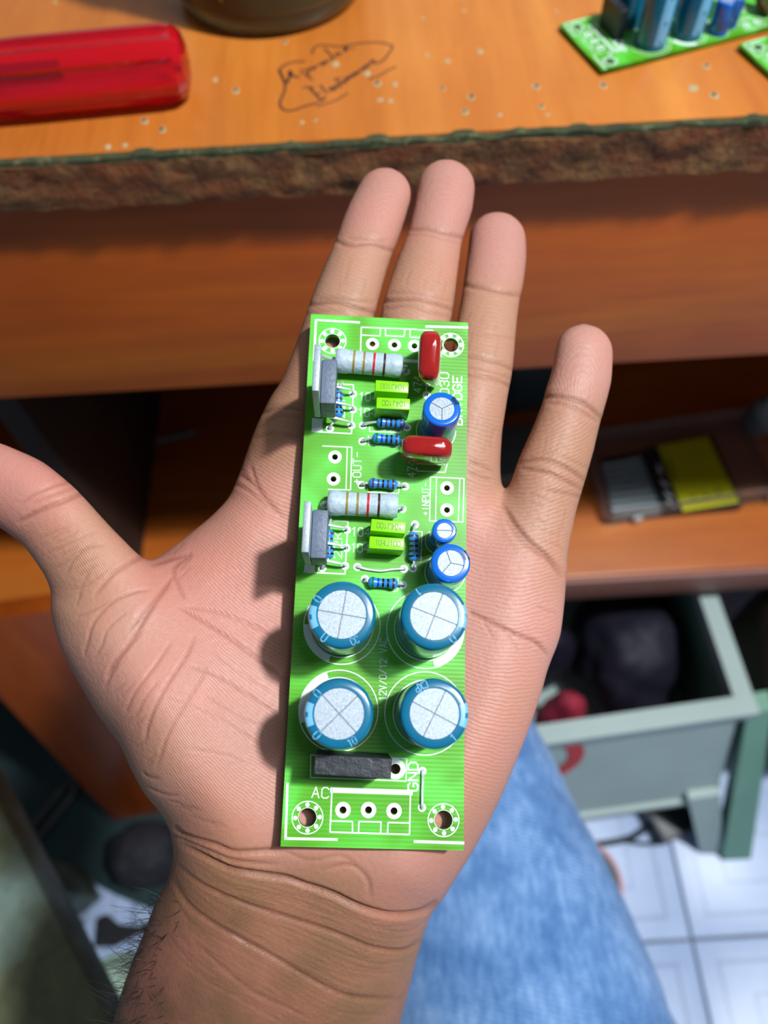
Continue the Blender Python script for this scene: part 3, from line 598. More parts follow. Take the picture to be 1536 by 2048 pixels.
# ------------------------------------------------------------------ the amplifier circuit boards
def B(u, v, h=0.0):                                 # photo pixel -> board coordinates (mm) at height h above the board
    r = np.array([(u-768)/FPX, -(v-1024)/FPX, -1.0]); n = BR[:, 2]
    s_ = (n @ BT+h)/(n @ r); p = BR.T @ (r*s_-BT); return Vector((p[0], p[1], h))
def unit_mat(Mt): return Mt
def Bs(pts, h=0.0): return [B(u, v, h) for u, v in pts]
m = N('solder_mask_green'); v = m.co(); big = m.noise(55, v, 2, .5, .4); sx = m.n('ShaderNodeSeparateXYZ'); m.l(v, sx.inputs[0])
strp = m.math('SINE', m.math('MULTIPLY', sx.outputs[1], 2*PI/.00085))
c = m.ramp(big, [(.34, '4c9404'), (.47, '52aa18'), (.56, '5ac63c'), (.7, '66d058')])
c = m.mix(m.math('MULTIPLY_ADD', strp, .07, .07), c, '3f9a0a')
m.set(color=c, rough=.42, spec=.45); m.bump(strp, .00003, .3); M['pcb'] = m.m
M['pcbedge'] = simple('board_edge', 'a8d070', .6)
M['silk'] = simple('white_silkscreen', 'dff2ea', .5, .06, 2500)
M['tin'] = N('tinned_metal').set(color='dfe4e6', rough=.34, metal=.55).m
M['groove'] = simple('score_groove', '6c7680', .45)
M['teal'] = simple('teal_sleeve', '0a6688', .22, .05, 300, coat=.5, coatr=.12)
M['blue'] = simple('blue_sleeve', '0a62c4', .2, .05, 300, coat=.5, coatr=.1)
M['stripe_t'] = simple('pale_blue_print', '6fb2da', .3)
M['stripe_b'] = simple('dark_blue_print', '10254a', .3)
m = N('aluminium_top'); v = m.co(); nz1 = m.noise(2500, v, 3, .7); m.set(color=m.ramp(nz1, [(.3, '8a96a4'), (.7, 'b4bfca')]), metal=.35, rough=.5); m.bump(nz1, .00006, .5); M['alu'] = m.m
m = N('red_dipped'); v = m.co(); m.set(color=m.ramp(m.noise(150, v, 2), [(.3, '8c1414'), (.7, 'a61c18')]), rough=.12, coat=1.0, coatr=.04, sss=.05, ssss=.001); M['red'] = m.m
M['lime'] = simple('lime_box', '86e000', .35, .05, 400)
M['limeprint'] = simple('grey_green_print', '4e8a0c', .5)
M['grey_r'] = simple('grey_resistor_paint', 'a9bcc8', .45, .12, 900, .0002)
M['blue_r'] = simple('blue_resistor', '2c86d6', .25, .06, 500, coat=.4)
M['epoxy'] = simple('epoxy_package', '5a6678', .5, .08, 1200, .00015)
M['epoxyblack'] = simple('black_epoxy', '20242c', .45, .2, 500, .0002)
for nm, c in dict(gold='8c7a3a', redb='c01c24', brown='43201c', blackb='101014', greenb='0c6a40', blueb='1030b0', violet='4a2a50').items(): M[nm] = simple('band_'+nm, c, .35)

def curve_fill(outer, holes, th):                   # plate with real holes (mm, top at z = 0)
    cu = bpy.data.curves.new('plate', 'CURVE'); cu.dimensions = '2D'; cu.fill_mode = 'BOTH'; cu.extrude = th/2
    for pts in [outer]+holes:
        sp = cu.splines.new('POLY'); sp.points.add(len(pts)-1); sp.use_cyclic_u = True
        for p, q in zip(sp.points, pts): p.co = (q[0], q[1], 0, 1)
    o = bpy.data.objects.new('plate', cu); COL.objects.link(o)
    dg = bpy.context.evaluated_depsgraph_get(); me = bpy.data.meshes.new_from_object(o.evaluated_get(dg))
    bpy.data.objects.remove(o); bpy.data.curves.remove(cu)
    for x in me.vertices: x.co = Vector((x.co.x, x.co.y, x.co.z-th/2))*.001
    return me
def circ(c, r, n=20): return [(c[0]+r*math.cos(2*PI*i/n), c[1]+r*math.sin(2*PI*i/n)) for i in range(n)]
GLY = {  # single-stroke lettering as printed on circuit boards, 4 x 6 grid
 '0': ['0,1 0,5 1,6 3,6 4,5 4,1 3,0 1,0 0,1'], '1': ['0.8,4.6 2.4,6 2.4,0'], '2': ['0,5 1,6 3,6 4,5 4,4 0,0 4,0'], '3': ['0,5 1,6 3,6 4,5 4,4 3,3.1 1.6,3.1', '3,3.1 4,2 4,1 3,0 1,0 0,1'], '4': ['3,0 3,6 0,2 4,2'],
 '7': ['0,6 4,6 1.4,0'], 'A': ['0,0 2,6 4,0', '0.7,2 3.3,2'], 'B': ['0,0 0,6 3,6 4,5 4,4 3,3.1 0,3.1', '3,3.1 4,2 4,1 3,0 0,0'], 'C': ['4,5 3,6 1,6 0,5 0,1 1,0 3,0 4,1'], 'D': ['0,0 0,6 2.6,6 4,4.6 4,1.4 2.6,0 0,0'],
 'E': ['4,6 0,6 0,0 4,0', '0,3.1 3,3.1'], 'G': ['4,5 3,6 1,6 0,5 0,1 1,0 3,0 4,1 4,2.8 2.2,2.8'], 'I': ['2,0 2,6'], 'J': ['0,1 1,0 2.4,0 3.4,1 3.4,6'], 'K': ['0,0 0,6', '4,6 0,2.4', '1.3,3.5 4,0'], 'N': ['0,0 0,6 4,0 4,6'], 'O': ['0,1 0,5 1,6 3,6 4,5 4,1 3,0 1,0 0,1'],
 'P': ['0,0 0,6 3,6 4,5 4,3.8 3,2.8 0,2.8'], 'R': ['0,0 0,6 3,6 4,5 4,4 3,3 0,3', '2,3 4,0'], 'T': ['0,6 4,6', '2,6 2,0'], 'U': ['0,6 0,1 1,0 3,0 4,1 4,6'], 'V': ['0,6 2,0 4,6'], 'X': ['0,0 4,6', '4,0 0,6'], '+': ['0.4,3 3.6,3', '2,1.4 2,4.6'], '-': ['0.4,3 3.6,3'], '/': ['0,0 4,6'], ' ': []}
def text_obj(body, ctr, wd, hg, ang, mat, parent, z=.04, bold=0.0, name='printed_text'):
    adv = 5.6; tot = adv*len(body)-1.6; sx_, sy_ = wd/tot, hg/6; lw = hg*(.115+bold*3); ca, sa = math.cos(ang), math.sin(ang); bb = MB()
    for i, ch in enumerate(body):
        for st_ in GLY[ch]:
            P = []
            for q in st_.split():
                x, y = map(float, q.split(',')); X = (x+adv*i-tot/2)*sx_; Y = (y-3)*sy_
                P.append((ctr[0]+ca*X-sa*Y, ctr[1]+sa*X+ca*Y))
            bb.ribbon(P, lw, z)
    return bb.build(name, mat, parent, smooth=False, scale=.001)

def board_matrix_cam():
    R = Matrix([list(r) for r in BR]); M3 = CM @ R
    org = CAM+CM @ Vector([x/1000 for x in BT])
    return Matrix.Translation(org) @ M3.to_4x4()
root = empty('circuit_board', mw=board_matrix_cam())
tag(root, 'green amplifier circuit board populated with capacitors, resting on the open palm', 'circuit board')

PADS = [(745, 688, 13, 6), (789, 690, 13, 6), (829, 692, 13, 6), (670, 914, 13.5, 6), (667, 958, 13.5, 6), (894, 976, 13.5, 6), (894, 1020, 13.5, 6), (686, 1620, 15.5, 7), (737, 1620, 15.5, 7), (788, 1622, 15.5, 7), (791, 1538, 20, 10)]
MOUNT = [(665, 682, 15, 27), (902, 690, 15, 25), (615, 1635, 18, 31), (887, 1640, 18, 31)]
SMALL = [(706, 788), (706, 819), (703, 851), (694, 1060), (693, 1096), (690, 1132), (726, 851), (814, 855), (725, 883), (723, 970), (810, 973), (830, 1049), (826, 1137), (806, 1170), (730, 1158), (660, 857), (645, 1136), (812, 743), (648, 1010), (805, 1018), (715, 1134), (808, 1138), (845, 1542), (844, 1615), (853, 790)]
def ppm(u, v): return (B(u+5, v)-B(u-5, v)).length/10   # mm per px there
holes = [circ(B(u, v), rh*ppm(u, v), 24) for u, v, rp, rh in PADS]+[circ(B(u, v), r*ppm(u, v), 28) for u, v, r, ro in MOUNT]
hx, hy = BW/2, BL/2
me = curve_fill([(-hx, -hy), (hx, -hy), (hx, hy), (-hx, hy)], holes, BTH); me.materials.append(M['pcb'])
sub = bpy.data.objects.new('board', me); COL.objects.link(sub); sub.parent = root; me.name = 'board'

# silkscreen
sk = MB(); Z1 = .035
def line(pts, wpx=2.2):
    sk.ribbon(Bs(pts), wpx*ppm(*pts[0]), Z1)
for pts, wd in [([(628, 720), (632, 640), (718, 645)], 4.5), ([(853, 653), (934, 655)], 5), ([(575, 1568), (571, 1677), (673, 1679)], 5), ([(830, 1683), (926, 1686)], 5.5),
    ([(833, 659), (722.5, 654.6), (721, 706)], 2.4), ([(722, 670), (760, 672), (761, 657)], 2.4), ([(771, 657), (771, 671.5), (808, 673), (810, 658)], 2.4), ([(820, 659), (820, 674.6), (840, 675)], 2.4), ([(800, 721), (836, 723)], 7), ([(836, 660), (866, 661), (865, 712)], 2.2),
    ([(662, 768), (707, 769.6), (703, 867.5), (624, 863)], 2.6), ([(644.5, 838), (644, 863)], 2.2), ([(646, 1040), (696, 1042.7), (690, 1148), (608, 1144)], 2.8), ([(628.5, 1132), (628, 1145)], 2.4),
    ([(645.6, 892), (703.7, 894.5), (701, 980), (656.7, 978.6)], 2.2), ([(694.5, 894), (692, 980)], 2.0), ([(861, 954), (928, 957), (926, 1044), (859, 1042), (861, 954)], 2.2), ([(873, 954.5), (871, 1042)], 1.8), ([(919.5, 956), (916.5, 1043)], 1.8),
    ([(739, 853), (739, 863), (801, 865), (803, 855)], 2), ([(737, 872), (738, 890), (798, 893)], 2), ([(735, 978), (736, 984), (797, 987), (799, 964), (790, 962)], 2), ([(818, 1063), (844, 1063), (842, 1124), (829, 1124)], 2), ([(796, 1156), (795, 1182), (788, 1183)], 2),
    ([(621.6, 1510), (813.5, 1517), (812, 1562), (621, 1555), (621.6, 1510)], 2.4), ([(665, 1580), (821, 1585)], 10), ([(664, 1577), (660, 1664), (819, 1669), (821, 1582)], 3), ([(662, 1642), (705, 1643), (705, 1664)], 2.8), ([(717, 1664), (718, 1643), (762, 1644), (761, 1666)], 2.8), ([(775, 1667), (776, 1645), (819, 1646)], 2.8),
    ([(853, 765), (852, 800)], 2), ([(833, 935), (834, 942), (890, 945), (895, 925)], 2.2), ([(660, 1028), (662, 1040)], 2), ([(776, 1032), (790, 1036)], 2)]: line(pts, wd)
sk.add(Bs([(624, 836), (644.5, 838), (644, 864), (623.5, 862)]), [(0, 1, 2, 3)]); sk.add(Bs([(609, 1129), (628.5, 1130), (628, 1146), (608, 1144)]), [(0, 1, 2, 3)])
for i in range(len(sk.v)): x = sk.v[i]; sk.v[i] = (x[0], x[1], Z1)
CAPS = [((684, 1251), 77, (684, 1226), (180, 252)), ((851, 1258), 78, (866, 1227), (285, 360)), ((677, 1421), 80, (679, 1427), (110, 200)), ((850, 1426), 81, (867, 1424), None)]
for c, r, tp, fill in CAPS:
    k = ppm(*c); bc = B(*c); sk.ring(bc, (r-1.8)*k, (r+.4)*k, Z1, n=64); sk.ring(bc, 6.5, 6.75, Z1, n=64)
    if fill: sk.ring(bc, 6.75, (r-1)*k, Z1-.005, math.radians(fill[0]), math.radians(fill[1]), 24)
for (u, v_, r) in [(872, 862, 40), (876, 1083, 26), (890, 1145, 41)]:
    bc = B(u, v_); k = ppm(u, v_); sk.ring(bc, (r-1.5)*k, r*k, Z1, n=48)
for u, v_, rp, rh in PADS: k = ppm(u, v_); sk.ring(B(u, v_), rh*k, rp*k, Z1, n=32)
for u, v_ in SMALL: k = ppm(u, v_); sk.ring(B(u, v_), 3.6*k, 8.2*k, Z1, n=24)
for u, v_, r, ro in MOUNT:
    k = ppm(u, v_); bc = B(u, v_); sk.ring(bc, (ro-1.2)*k, (ro+.9)*k, Z1, n=48); sk.ring(bc, r*k, (r+1.2)*k, Z1, n=32)
    for i in range(8):
        a = 2*PI*i/8+.06; sk.ring((bc.x+(r+ro)/2*k*math.cos(a), bc.y+(r+ro)/2*k*math.sin(a)), 0, 4.4*k, Z1+.003, n=14)
silk = sk.build('silkscreen', M['silk'], sub, smooth=False, scale=.001); silk['label'] = 'white printed outlines and pad rings'
shm = None; M['padhole'] = simple('pad_hole_dark', '26301a', .7)
for u, v_ in SMALL:
    if shm is None:
        hb2 = MB(); hb2.ring((0, 0), 0, .4, .02, n=16); q = hb2.build('solder_hole', M['padhole'], sub, smooth=False, scale=.001); shm = q.data
    else: q = bpy.data.objects.new('solder_hole', shm); COL.objects.link(q); q.parent = sub
    p = B(u, v_); q.location = (p.x*.001, p.y*.001, 0)
for body, c, wpx, hpx, ang, bold in [('474', (835, 769), 33, 15, 90, 0), ('474', (823, 938), 33, 15, 90, 0), ('TDA2030', (889, 800), 112, 17, 90, 0), ('BRIDGE', (915, 801), 98, 17, 90, .015), ('104', (736, 794), 36, 17, 0, 0), ('104', (734, 825), 36, 17, 0, 0), ('104', (721, 1064), 36, 17, 0, 0), ('104', (720, 1096), 36, 17, 0, 0),
        ('+OUT-', (714, 936), 64, 16, 90, 0), ('+INPUT-', (851, 998), 64, 13, 90, 0), ('22K', (676, 1090), 52, 16, 90, 0), ('22K', (682, 812), 48, 15, 90, 0), ('22K', (780, 861), 34, 9, 0, 0), ('12V/0/12 VAC', (766, 1338), 118, 14, 90, 0), ('GND', (826, 1553), 52, 19, 90, .02), ('AC', (641, 1585), 33, 20, 0, 0)]:
    k = ppm(*c); a_ = math.radians(ang)-(.025 if ang == 0 else .0)
    text_obj(body, B(*c), wpx*k*(1.03 if ang else 1), hpx*k, a_+(0.02 if ang else 0.0), M['silk'], sub, .045, bold)

def zmat(base, top):                                # frame with z along base->top
    d = (top-base).normalized(); q = Vector((0, 0, 1)).rotation_difference(d)
    return Matrix.Translation(base*.001) @ q.to_matrix().to_4x4()
def part(bb, name, mat, parent, mw=None, **k):
    o = bb.build(name, mat, parent, scale=.001, **k)
    if mw is not None: o.matrix_local = mw
    return o
def electrolytic(base, top, dia, hgt, mat, stripe_mat, rdisc, score, stripe_a, stripe_w, marks, first=[None]):
    R = dia/2; bb = MB(); e = R*.16
    bb.lathe([(R*.9, .25), (R*.985, .5), (R*.985, .9), (R*.93, 1.3), (R*.93, 1.6), (R, 2.1), (R, hgt-e), (R*.985, hgt-e*.5), (R*.95, hgt-e*.15), (R*.88, hgt), (rdisc+.05, hgt), (rdisc-.05, hgt-.12), (rdisc-.4, hgt-.2), (0.01, hgt-.2)], 56, closed_ends=False)
    bb.lathe([(0.01, .25), (R*.9, .25)], 56, closed_ends=False)
    mw = zmat(base, top); o = part(bb, 'electrolytic_capacitor', mat, root, mw)
    o['label'] = 'upright capacitor can with silver scored top'
    # silver disc split by score lines
    bb = MB(); na = len(score); gap = .065 if rdisc > 3 else .06
    bb.lathe([(0.01, hgt-.16), (rdisc-.02, hgt-.16)], 40, closed_ends=False); part(bb, 'vent_groove', M['groove'], o); bb = MB()
    for i in range(na):
        a0 = score[i]; a1 = score[(i+1) % na]; a1 = a1 if a1 > a0 else a1+2*PI
        n = 14; vs = []; mid = (a0+a1)/2; off = gap/math.sin(max(.2, min((a1-a0)/2, PI/2)))
        cx, cy = off*math.cos(mid), off*math.sin(mid)
        rim = []
        for j in range(n+1):
            a = a0+(a1-a0)*j/n; x, y = (rdisc-.05)*math.cos(a), (rdisc-.05)*math.sin(a)
            if j == 0: x -= gap*math.sin(a)*1; y += gap*math.cos(a)
            if j == n: x += gap*math.sin(a); y -= gap*math.cos(a)
            rim.append((x, y))
        P = [(cx, cy)]+rim; ins = [(x*.985+cx*.015+(.05*math.cos(mid)), y*.985+cy*.015+.05*math.sin(mid)) for x, y in P]
        L = len(P)
        bb.add([(x, y, hgt-.16) for x, y in P]+[(x, y, hgt-.02) for x, y in ins], [(j, (j+1) % L, L+(j+1) % L, L+j) for j in range(L)]+[tuple(range(L, 2*L))])
    part(bb, 'scored_top', M['alu'], o, smooth=False)
    # polarity stripe
    bb = MB(); rp = R+.03
    bb.lathe([(rp, 2.2), (rp, hgt-e), (R*.985+.03, hgt-e*.5+.02), (R*.95+.02, hgt-e*.15+.03), (R*.88, hgt+.03), (rdisc+.25, hgt+.03)], 16, a0=stripe_a-stripe_w/2, a1=stripe_a+stripe_w/2, closed_ends=False)
    part(bb, 'polarity_stripe', stripe_mat, o)
    bb = MB(); ws = .3
    for z0 in (hgt-1.2, hgt*.55, hgt*.2):
        bb.lathe([(rp+.03, z0-1.4), (rp+.03, z0)] if z0 < hgt-2 else [(rp+.03, z0-.4), (rp+.02, hgt-e*.9), (R*.95+.06, hgt-e*.1+.04), (R*.89, hgt+.06)], 5, a0=stripe_a-.10*5/R, a1=stripe_a+.10*5/R, closed_ends=False)
    part(bb, 'minus_mark', mat, o)
    # sleeve print along the rim
    for (ch, ang, rr_, h2) in marks:
        a = math.radians(ang); text_obj(ch, (rr_*R*math.cos(a), rr_*R*math.sin(a)), .55*h2*len(ch), h2, a+PI/2, M['stripe_t'], o, hgt+.05, name='sleeve_print')
    bb = MB()
    for s_ in (-1, 1): bb.tube([(s_*R*.4, 0, -1.0), (s_*R*.4, 0, .4)], .3, 6)
    part(bb, 'lead', M['tin'], o)
    return o
sc4 = lambda a: [math.radians(a+90*i) for i in range(4)]
scY = lambda a: [math.radians(a+120*i) for i in range(3)]
BIG = [(sc4(82), PI+.12, [('CC', -62, .85, 1.3), ('O', 150, .85, 1.5), ('U', -125, .85, 1.5)]), (sc4(70), .02, [('O', -50, .85, 1.6), ('1', 125, .85, 1.4)]), (sc4(45), PI+.05, [('O', 140, .85, 1.6), ('O', -135, .85, 1.6), ('10', -62, .85, 1.4)]), (sc4(64), -.03, [('CXP', 118, .85, 1.4), ('1', -50, .85, 1.4)])]
for (c, r, tp, fl), (scr, sa, mk) in zip(CAPS, BIG):
    bs = B(*c); t_ = B(*tp, 20.5); t_ = bs.lerp(Vector((bs.x, bs.y, 20.5)), 1) * .3 + t_*.7
    electrolytic(Vector((bs.x, bs.y, 0)), t_, 12.6, 20.5, M['teal'], M['stripe_t'], 4.55, scr, sa, .75, mk)
for (bu, bv), (tu, tv), d, h_, rd, scr, sa in [((873, 866), (884, 817), 8.0, 12.5, 2.65, scY(150), .6), ((877, 1082), (889, 1061), 5.0, 11.5, 1.6, [0, PI], .35), ((890, 1146), (901.5, 1126), 8.0, 12.5, 2.65, scY(-10), .5)]:
    electrolytic(B(bu, bv), B(tu, tv, h_), d, h_, M['blue'], M['stripe_b'], rd, scr, sa, .55, [])

def rbox(bb, lo, hi, r, seg=3):
    bm = bmesh.new(); bmesh.ops.create_cube(bm, size=1)
    for x in bm.verts: x.co = Vector([lo[i] if x.co[i] < 0 else hi[i] for i in range(3)])
    bmesh.ops.bevel(bm, geom=bm.edges[:], offset=r, segments=seg, affect='EDGES', profile=.5)
    bm.verts.index_update(); bb.add([x.co.copy() for x in bm.verts], [[x.index for x in f.verts] for f in bm.faces]); bm.free()
# red dipped film capacitors
def red_cap(base, top, L, Tk, H, ang):
    bb = MB(); n = 28; prof = []
    for j in range(15):                              # super-ellipsoid dipped body
        t = -PI/2+PI*j/14; zz = H/2*math.copysign(abs(math.sin(t))**.5, math.sin(t)); k = abs(math.cos(t))**.42
        prof.append((k, zz))
    vs = []; 
    for k, zz in prof:
        for i in range(n):
            a = 2*PI*i/n; x = math.copysign(abs(math.cos(a))**.42, math.cos(a))*L/2*(k*.9+.1); y = math.copysign(abs(math.sin(a))**.62, math.sin(a))*Tk/2*k
            vs.append((x, y, zz+H/2+1.2))
    fs = [(j*n+i, j*n+(i+1) % n, (j+1)*n+(i+1) % n, (j+1)*n+i) for j in range(14) for i in range(n)]+[tuple(range(n)), tuple(range(14*n, 15*n))]
    bb.add(vs, fs); mw = zmat(base, top) @ Matrix.Rotation(ang, 4, 'Z'); o = part(bb, 'film_capacitor', M['red'], root, mw, angle=75)
    o['label'] = 'glossy dark red dipped film capacitor'
    bb = MB()
    for s_ in (-1, 1): bb.tube([(s_*L*.36, 0, -1), (s_*L*.36, 0, 1.8)], .3, 6)
    part(bb, 'lead', M['tin'], o)
red_cap(B(864, 734), B(857, 706, 13), 11.2, 5.0, 12, math.radians(88))
red_cap(B(851, 916), B(853.5, 890, 12.5), 11, 4.9, 11.5, math.radians(-2))
# lime box capacitors
for (cu_, cv_), rot, ang in [((784, 773), PI, -.02), ((786.5, 807), PI, 0), ((776.5, 1052.5), PI, -.05), ((773.5, 1086.5), 0, -.03)]:
    t_ = B(cu_, cv_, 6.6); bb = MB(); rbox(bb, (-3.65, -1.3, .1), (3.65, 1.3, 6.6), .22, 2)
    for s_ in (-1, 1): bb.tube([(s_*2.5, 0, -1), (s_*2.5, 0, .3)], .25, 6)
    mw = Matrix.Translation(Vector((t_.x, t_.y, 0))*.001) @ Matrix.Rotation(ang, 4, 'Z')
    o = part(bb, 'box_capacitor', M['lime'], root, mw); o['label'] = 'lime green box film capacitor'
    text_obj('104J100', (.2, 0), 5.2, 1.15, rot, M['limeprint'], o, 6.63, name='value_print')
# resistors
def resistor(cpx, h, L, R, ang, mat, bands, leads, grey=False):
    bb = MB(); p = B(*cpx, h)
    if grey: prof = [(.05, -L/2), (R*.8, -L/2+.05), (R*.97, -L/2+.5), (R, -L/2+1.0), (R, -L/2+2.6), (R*.94, -L/2+3.2), (R*.92, 0), (R*.94, L/2-3.0), (R*.98, L/2-2.4), (R*.98, L/2-.7), (R*.85, L/2-.1), (.05, L/2)]
    else: prof = [(.05, -L/2), (R*.6, -L/2+.12), (R*.95, -L/2+.55), (R, -L/2+1.0), (R, -L/2+1.35), (R*.84, -L/2+1.9), (R*.82, 0), (R*.84, L/2-1.9), (R, L/2-1.35), (R, L/2-1.0), (R*.95, L/2-.55), (R*.6, L/2-.12), (.05, L/2)]
    bb.lathe(prof, 24, closed_ends=False)
    mw = Matrix.Translation(p*.001) @ Matrix.Rotation(ang, 4, 'Z') @ Matrix.Rotation(PI/2, 4, 'Y')
    o = part(bb, 'resistor', mat, root, mw)
    o['label'] = 'large pale grey power resistor with colour bands' if grey else 'small blue metal film resistor with colour bands'
    rad = lambda z: np.interp(z, [q[1] for q in prof], [q[0] for q in prof])
    for z, wd, c in bands:
        bb = MB(); bb.lathe([(rad(z+wd*(t-.5))+.03, z+wd*(t-.5)) for t in (0, .33, .66, 1)], 24, closed_ends=False); part(bb, 'colour_band', M[c], o)
    inv = mw.inverted(); bb = MB()
    for s_, px_ in zip((-1, 1), leads):
        e = mw @ Vector((0, 0, s_*L/2*.98*.001))
        if px_ is None: q = e*1000+Vector((math.cos(ang)*s_*1.6, math.sin(ang)*s_*1.6, 0)); q.z = -1
        else: q = B(*px_); q.z = -1
        e = e*1000; mid = Vector((q.x, q.y, e.z)); k = e.lerp(mid, .75); k2 = Vector((q.x, q.y, e.z*.6))
        bb.tube([inv @ (x*.001)*1000 for x in smoothpts([e, k, k2, Vector((q.x, q.y, -.8))], 4)], .27 if not grey else .36, 7)
    part(bb, 'lead', M['tin'], o)
GB = lambda L, o_=0: [(x, .5, c) for x, c in zip((-3.4+o_, -1.15+o_, 1.1+o_, 3.4+o_), ('gold', 'gold', 'redb', 'brown'))]
resistor((738, 727), 2.9, 15.2, 2.75, -.045, M['grey_r'], GB(15), [(640, 722), (812, 743)], True)
resistor((725.5, 1009), 2.9, 15.2, 2.75, -.01, M['grey_r'], GB(15), [(648, 1010), (805, 1018)], True)
def bb5(*c): return [(x, .42, k) for x, k in zip((-2.2, -1.05, 0, 1.05, 2.2), c)]
resistor((782, 846), 1.4, 6.4, 1.15, -.03, M['blue_r'], bb5('blackb', 'violet', 'blackb', 'brown', 'violet'), [(726, 851), (814, 855)])
resistor((773, 878), 1.4, 6.4, 1.15, -.03, M['blue_r'], bb5('greenb', 'blueb', 'blackb', 'blackb', 'brown'), [(725, 883), (822, 885)])
resistor((766, 968), 1.4, 6.4, 1.15, -.03, M['blue_r'], bb5('violet', 'violet', 'blackb', 'violet', 'brown'), [(723, 970), (810, 973)])
resistor((827, 1093), 1.4, 6.4, 1.15, PI/2+.05, M['blue_r'], bb5('blackb', 'brown', 'blackb', 'violet', 'violet'), [(826, 1137), (830, 1049)])
resistor((766, 1166), 1.4, 6.4, 1.15, -.03, M['blue_r'], bb5('greenb', 'blueb', 'blackb', 'blackb', 'brown'), [(730, 1158), (806, 1170)])
resistor((676, 808), 1.4, 6.4, 1.15, PI/2+.05, M['blue_r'], bb5('blackb', 'blackb', 'violet', 'brown', 'violet'), [(660, 857), (685, 768)])
resistor((657, 1088), 1.4, 6.4, 1.15, PI/2+.05, M['blue_r'], bb5('blackb', 'blackb', 'violet', 'brown', 'violet'), [(645, 1136), (662, 1040)])
# amplifier chips standing on edge with their metal tab
for tabc, bodyc, ends, pads in [((638.5, 735), (657, 762), [(672, 777), (670, 808), (664, 838)], [(706, 788), (706, 819), (703, 851)]), ((618.8, 1053), (638.5, 1068), [(655, 1057), (653, 1090), (649, 1121)], [(694, 1060), (693, 1096), (690, 1132)])]:
    tb = B(*tabc, 20); bd = B(*bodyc, 13.2); yc = (tb.y+bd.y)/2
    bb = MB(); rbox(bb, (-1.55, -4.95, 4.2), (1.6, 4.95, 13.2), .35, 2)
    cx = (bd.x); mw = Matrix.Translation(Vector((cx, yc, 0))*.001)
    o = part(bb, 'amplifier_chip', M['epoxy'], root, mw); o['label'] = 'grey amplifier chip standing on edge'
    tx = -2.25; bb = MB(); rbox(bb, (tx-.7, -4.95, 4.4), (tx+.65, 4.95, 20), .15, 2); part(bb, 'heat_tab', M['alu'], o)
    bb = MB(); bb.box((-.5, -4.97, 8.0), (1.0, -4.9, 8.9)); part(bb, 'side_notch', M['black'], o)
    for e, p_ in zip(ends, pads):
        q = B(*p_); yl = q.y+(0.4 if e[1] < 830 or 1000 < e[1] < 1110 else .6)
        bb = MB()
        pts = [Vector((.3, yl-yc, 4.4)), Vector((.6, yl-yc, 3.4)), Vector((1.4, yl-yc, 2.9)), Vector((q.x-cx-.8, q.y-yc+.1, 2.3)), Vector((q.x-cx-.1, q.y-yc, 1.6)), Vector((q.x-cx, q.y-yc, -.8))]
        bb.tube(pts, [.5, .5, .5, .42, .32, .3], 6, .7); part(bb, 'lead', M['tin'], o)
# bridge rectifier
t_ = B(706, 1533, 11.5); bb = MB(); bb.cur = 0
rbox(bb, (-7.3, -1.85, .3), (7.3, 1.85, 11.5), .12, 1); bb.box((3.9, -1.88, 8.8), (4.0, 1.88, 11.54))
for x in (-5.5, -1.8, 1.8, 5.5): bb.tube([(x, 0, -1), (x, 0, .5)], .35, 6)
o = part(bb, 'bridge_rectifier', M['epoxyblack'], root, Matrix.Translation(Vector((t_.x, t_.y, 0))*.001) @ Matrix.Rotation(-.03, 4, 'Z')); o['label'] = 'black bridge rectifier block'
# wire jumpers
for pts in ([(715, 1134), (735, 1139), (762, 1142), (785, 1139), (808, 1138)], [(845, 1542), (845, 1560), (844, 1590), (844, 1615)]):
    P = Bs(pts); P = [Vector((p.x, p.y, .45)) for p in P]; P = [Vector((P[0].x, P[0].y, -.8))]+P+[Vector((P[-1].x, P[-1].y, -.8))]
    bb = MB(); bb.tube(smoothpts(P, 4), .3, 7); part(bb, 'wire_jumper', M['tin'], root)

# two more boards of the same kind on the bench
A_ = at_z(1118, 50, DZ+.0026); Bc = at_z(1205, 140, DZ+.0026); C_ = at_z(1500, 62, DZ+.0026)
yd = (C_-Bc); yd.z = 0; yd.normalize(); zd = Vector((0, 0, 1)); xd = yd.cross(zd); 
rot = Matrix((xd, yd, zd)).transposed()
def place_copy(corner, label):
    c = copy_tree(root); c['label'] = label
    c.matrix_world = Matrix.Translation(corner - rot @ Vector((hx*.001, -hy*.001, 0))) @ rot.to_4x4(); return c
place_copy(Bc, 'populated green circuit board lying whole on the bench top behind the hand')
# its corner at the right edge of the photograph
A3 = at_z(1478, 88, DZ+.0026); place_copy(A3+rot @ Vector((BW*.001, 0, 0)), 'green circuit board on the bench, cut off by the frame, only one blank corner visible')

# ------------------------------------------------------------------ things on the bench top
# screwdriver with fluted translucent red handle
m = N('red_translucent'); m.set(color='e8142c', rough=.08, trans=.72, ior=1.4, coat=.6, coatr=.05); M['redclear'] = m.m
m = N('red_flat'); m.set(color='a80a10', rough=.3); M['redflat'] = m.m
M['steel'] = N('steel').set(color='9aa4ac', rough=.3, metal=.9).m
R_ = .0135; e0 = at_z(378, 121, DZ+R_); e1 = at_z(20, 155, DZ+R_); ax_d = (e1-e0); ax_d.z = 0; ax_d.normalize()
sd = empty('screwdriver', mw=Matrix.Translation(Vector((e0.x, e0.y, DZ+R_*.985))) @ Vector((0, 0, 1)).rotation_difference(ax_d).to_matrix().to_4x4())
tag(sd, 'screwdriver with fluted translucent red handle lying on the bench', 'screwdriver')
fl6 = lambda a: .17*max(0, math.cos(6*a+.6))**.7
flute = lambda a, z: 1-fl6(a)*(1 if .008 < z < .076 else 0)
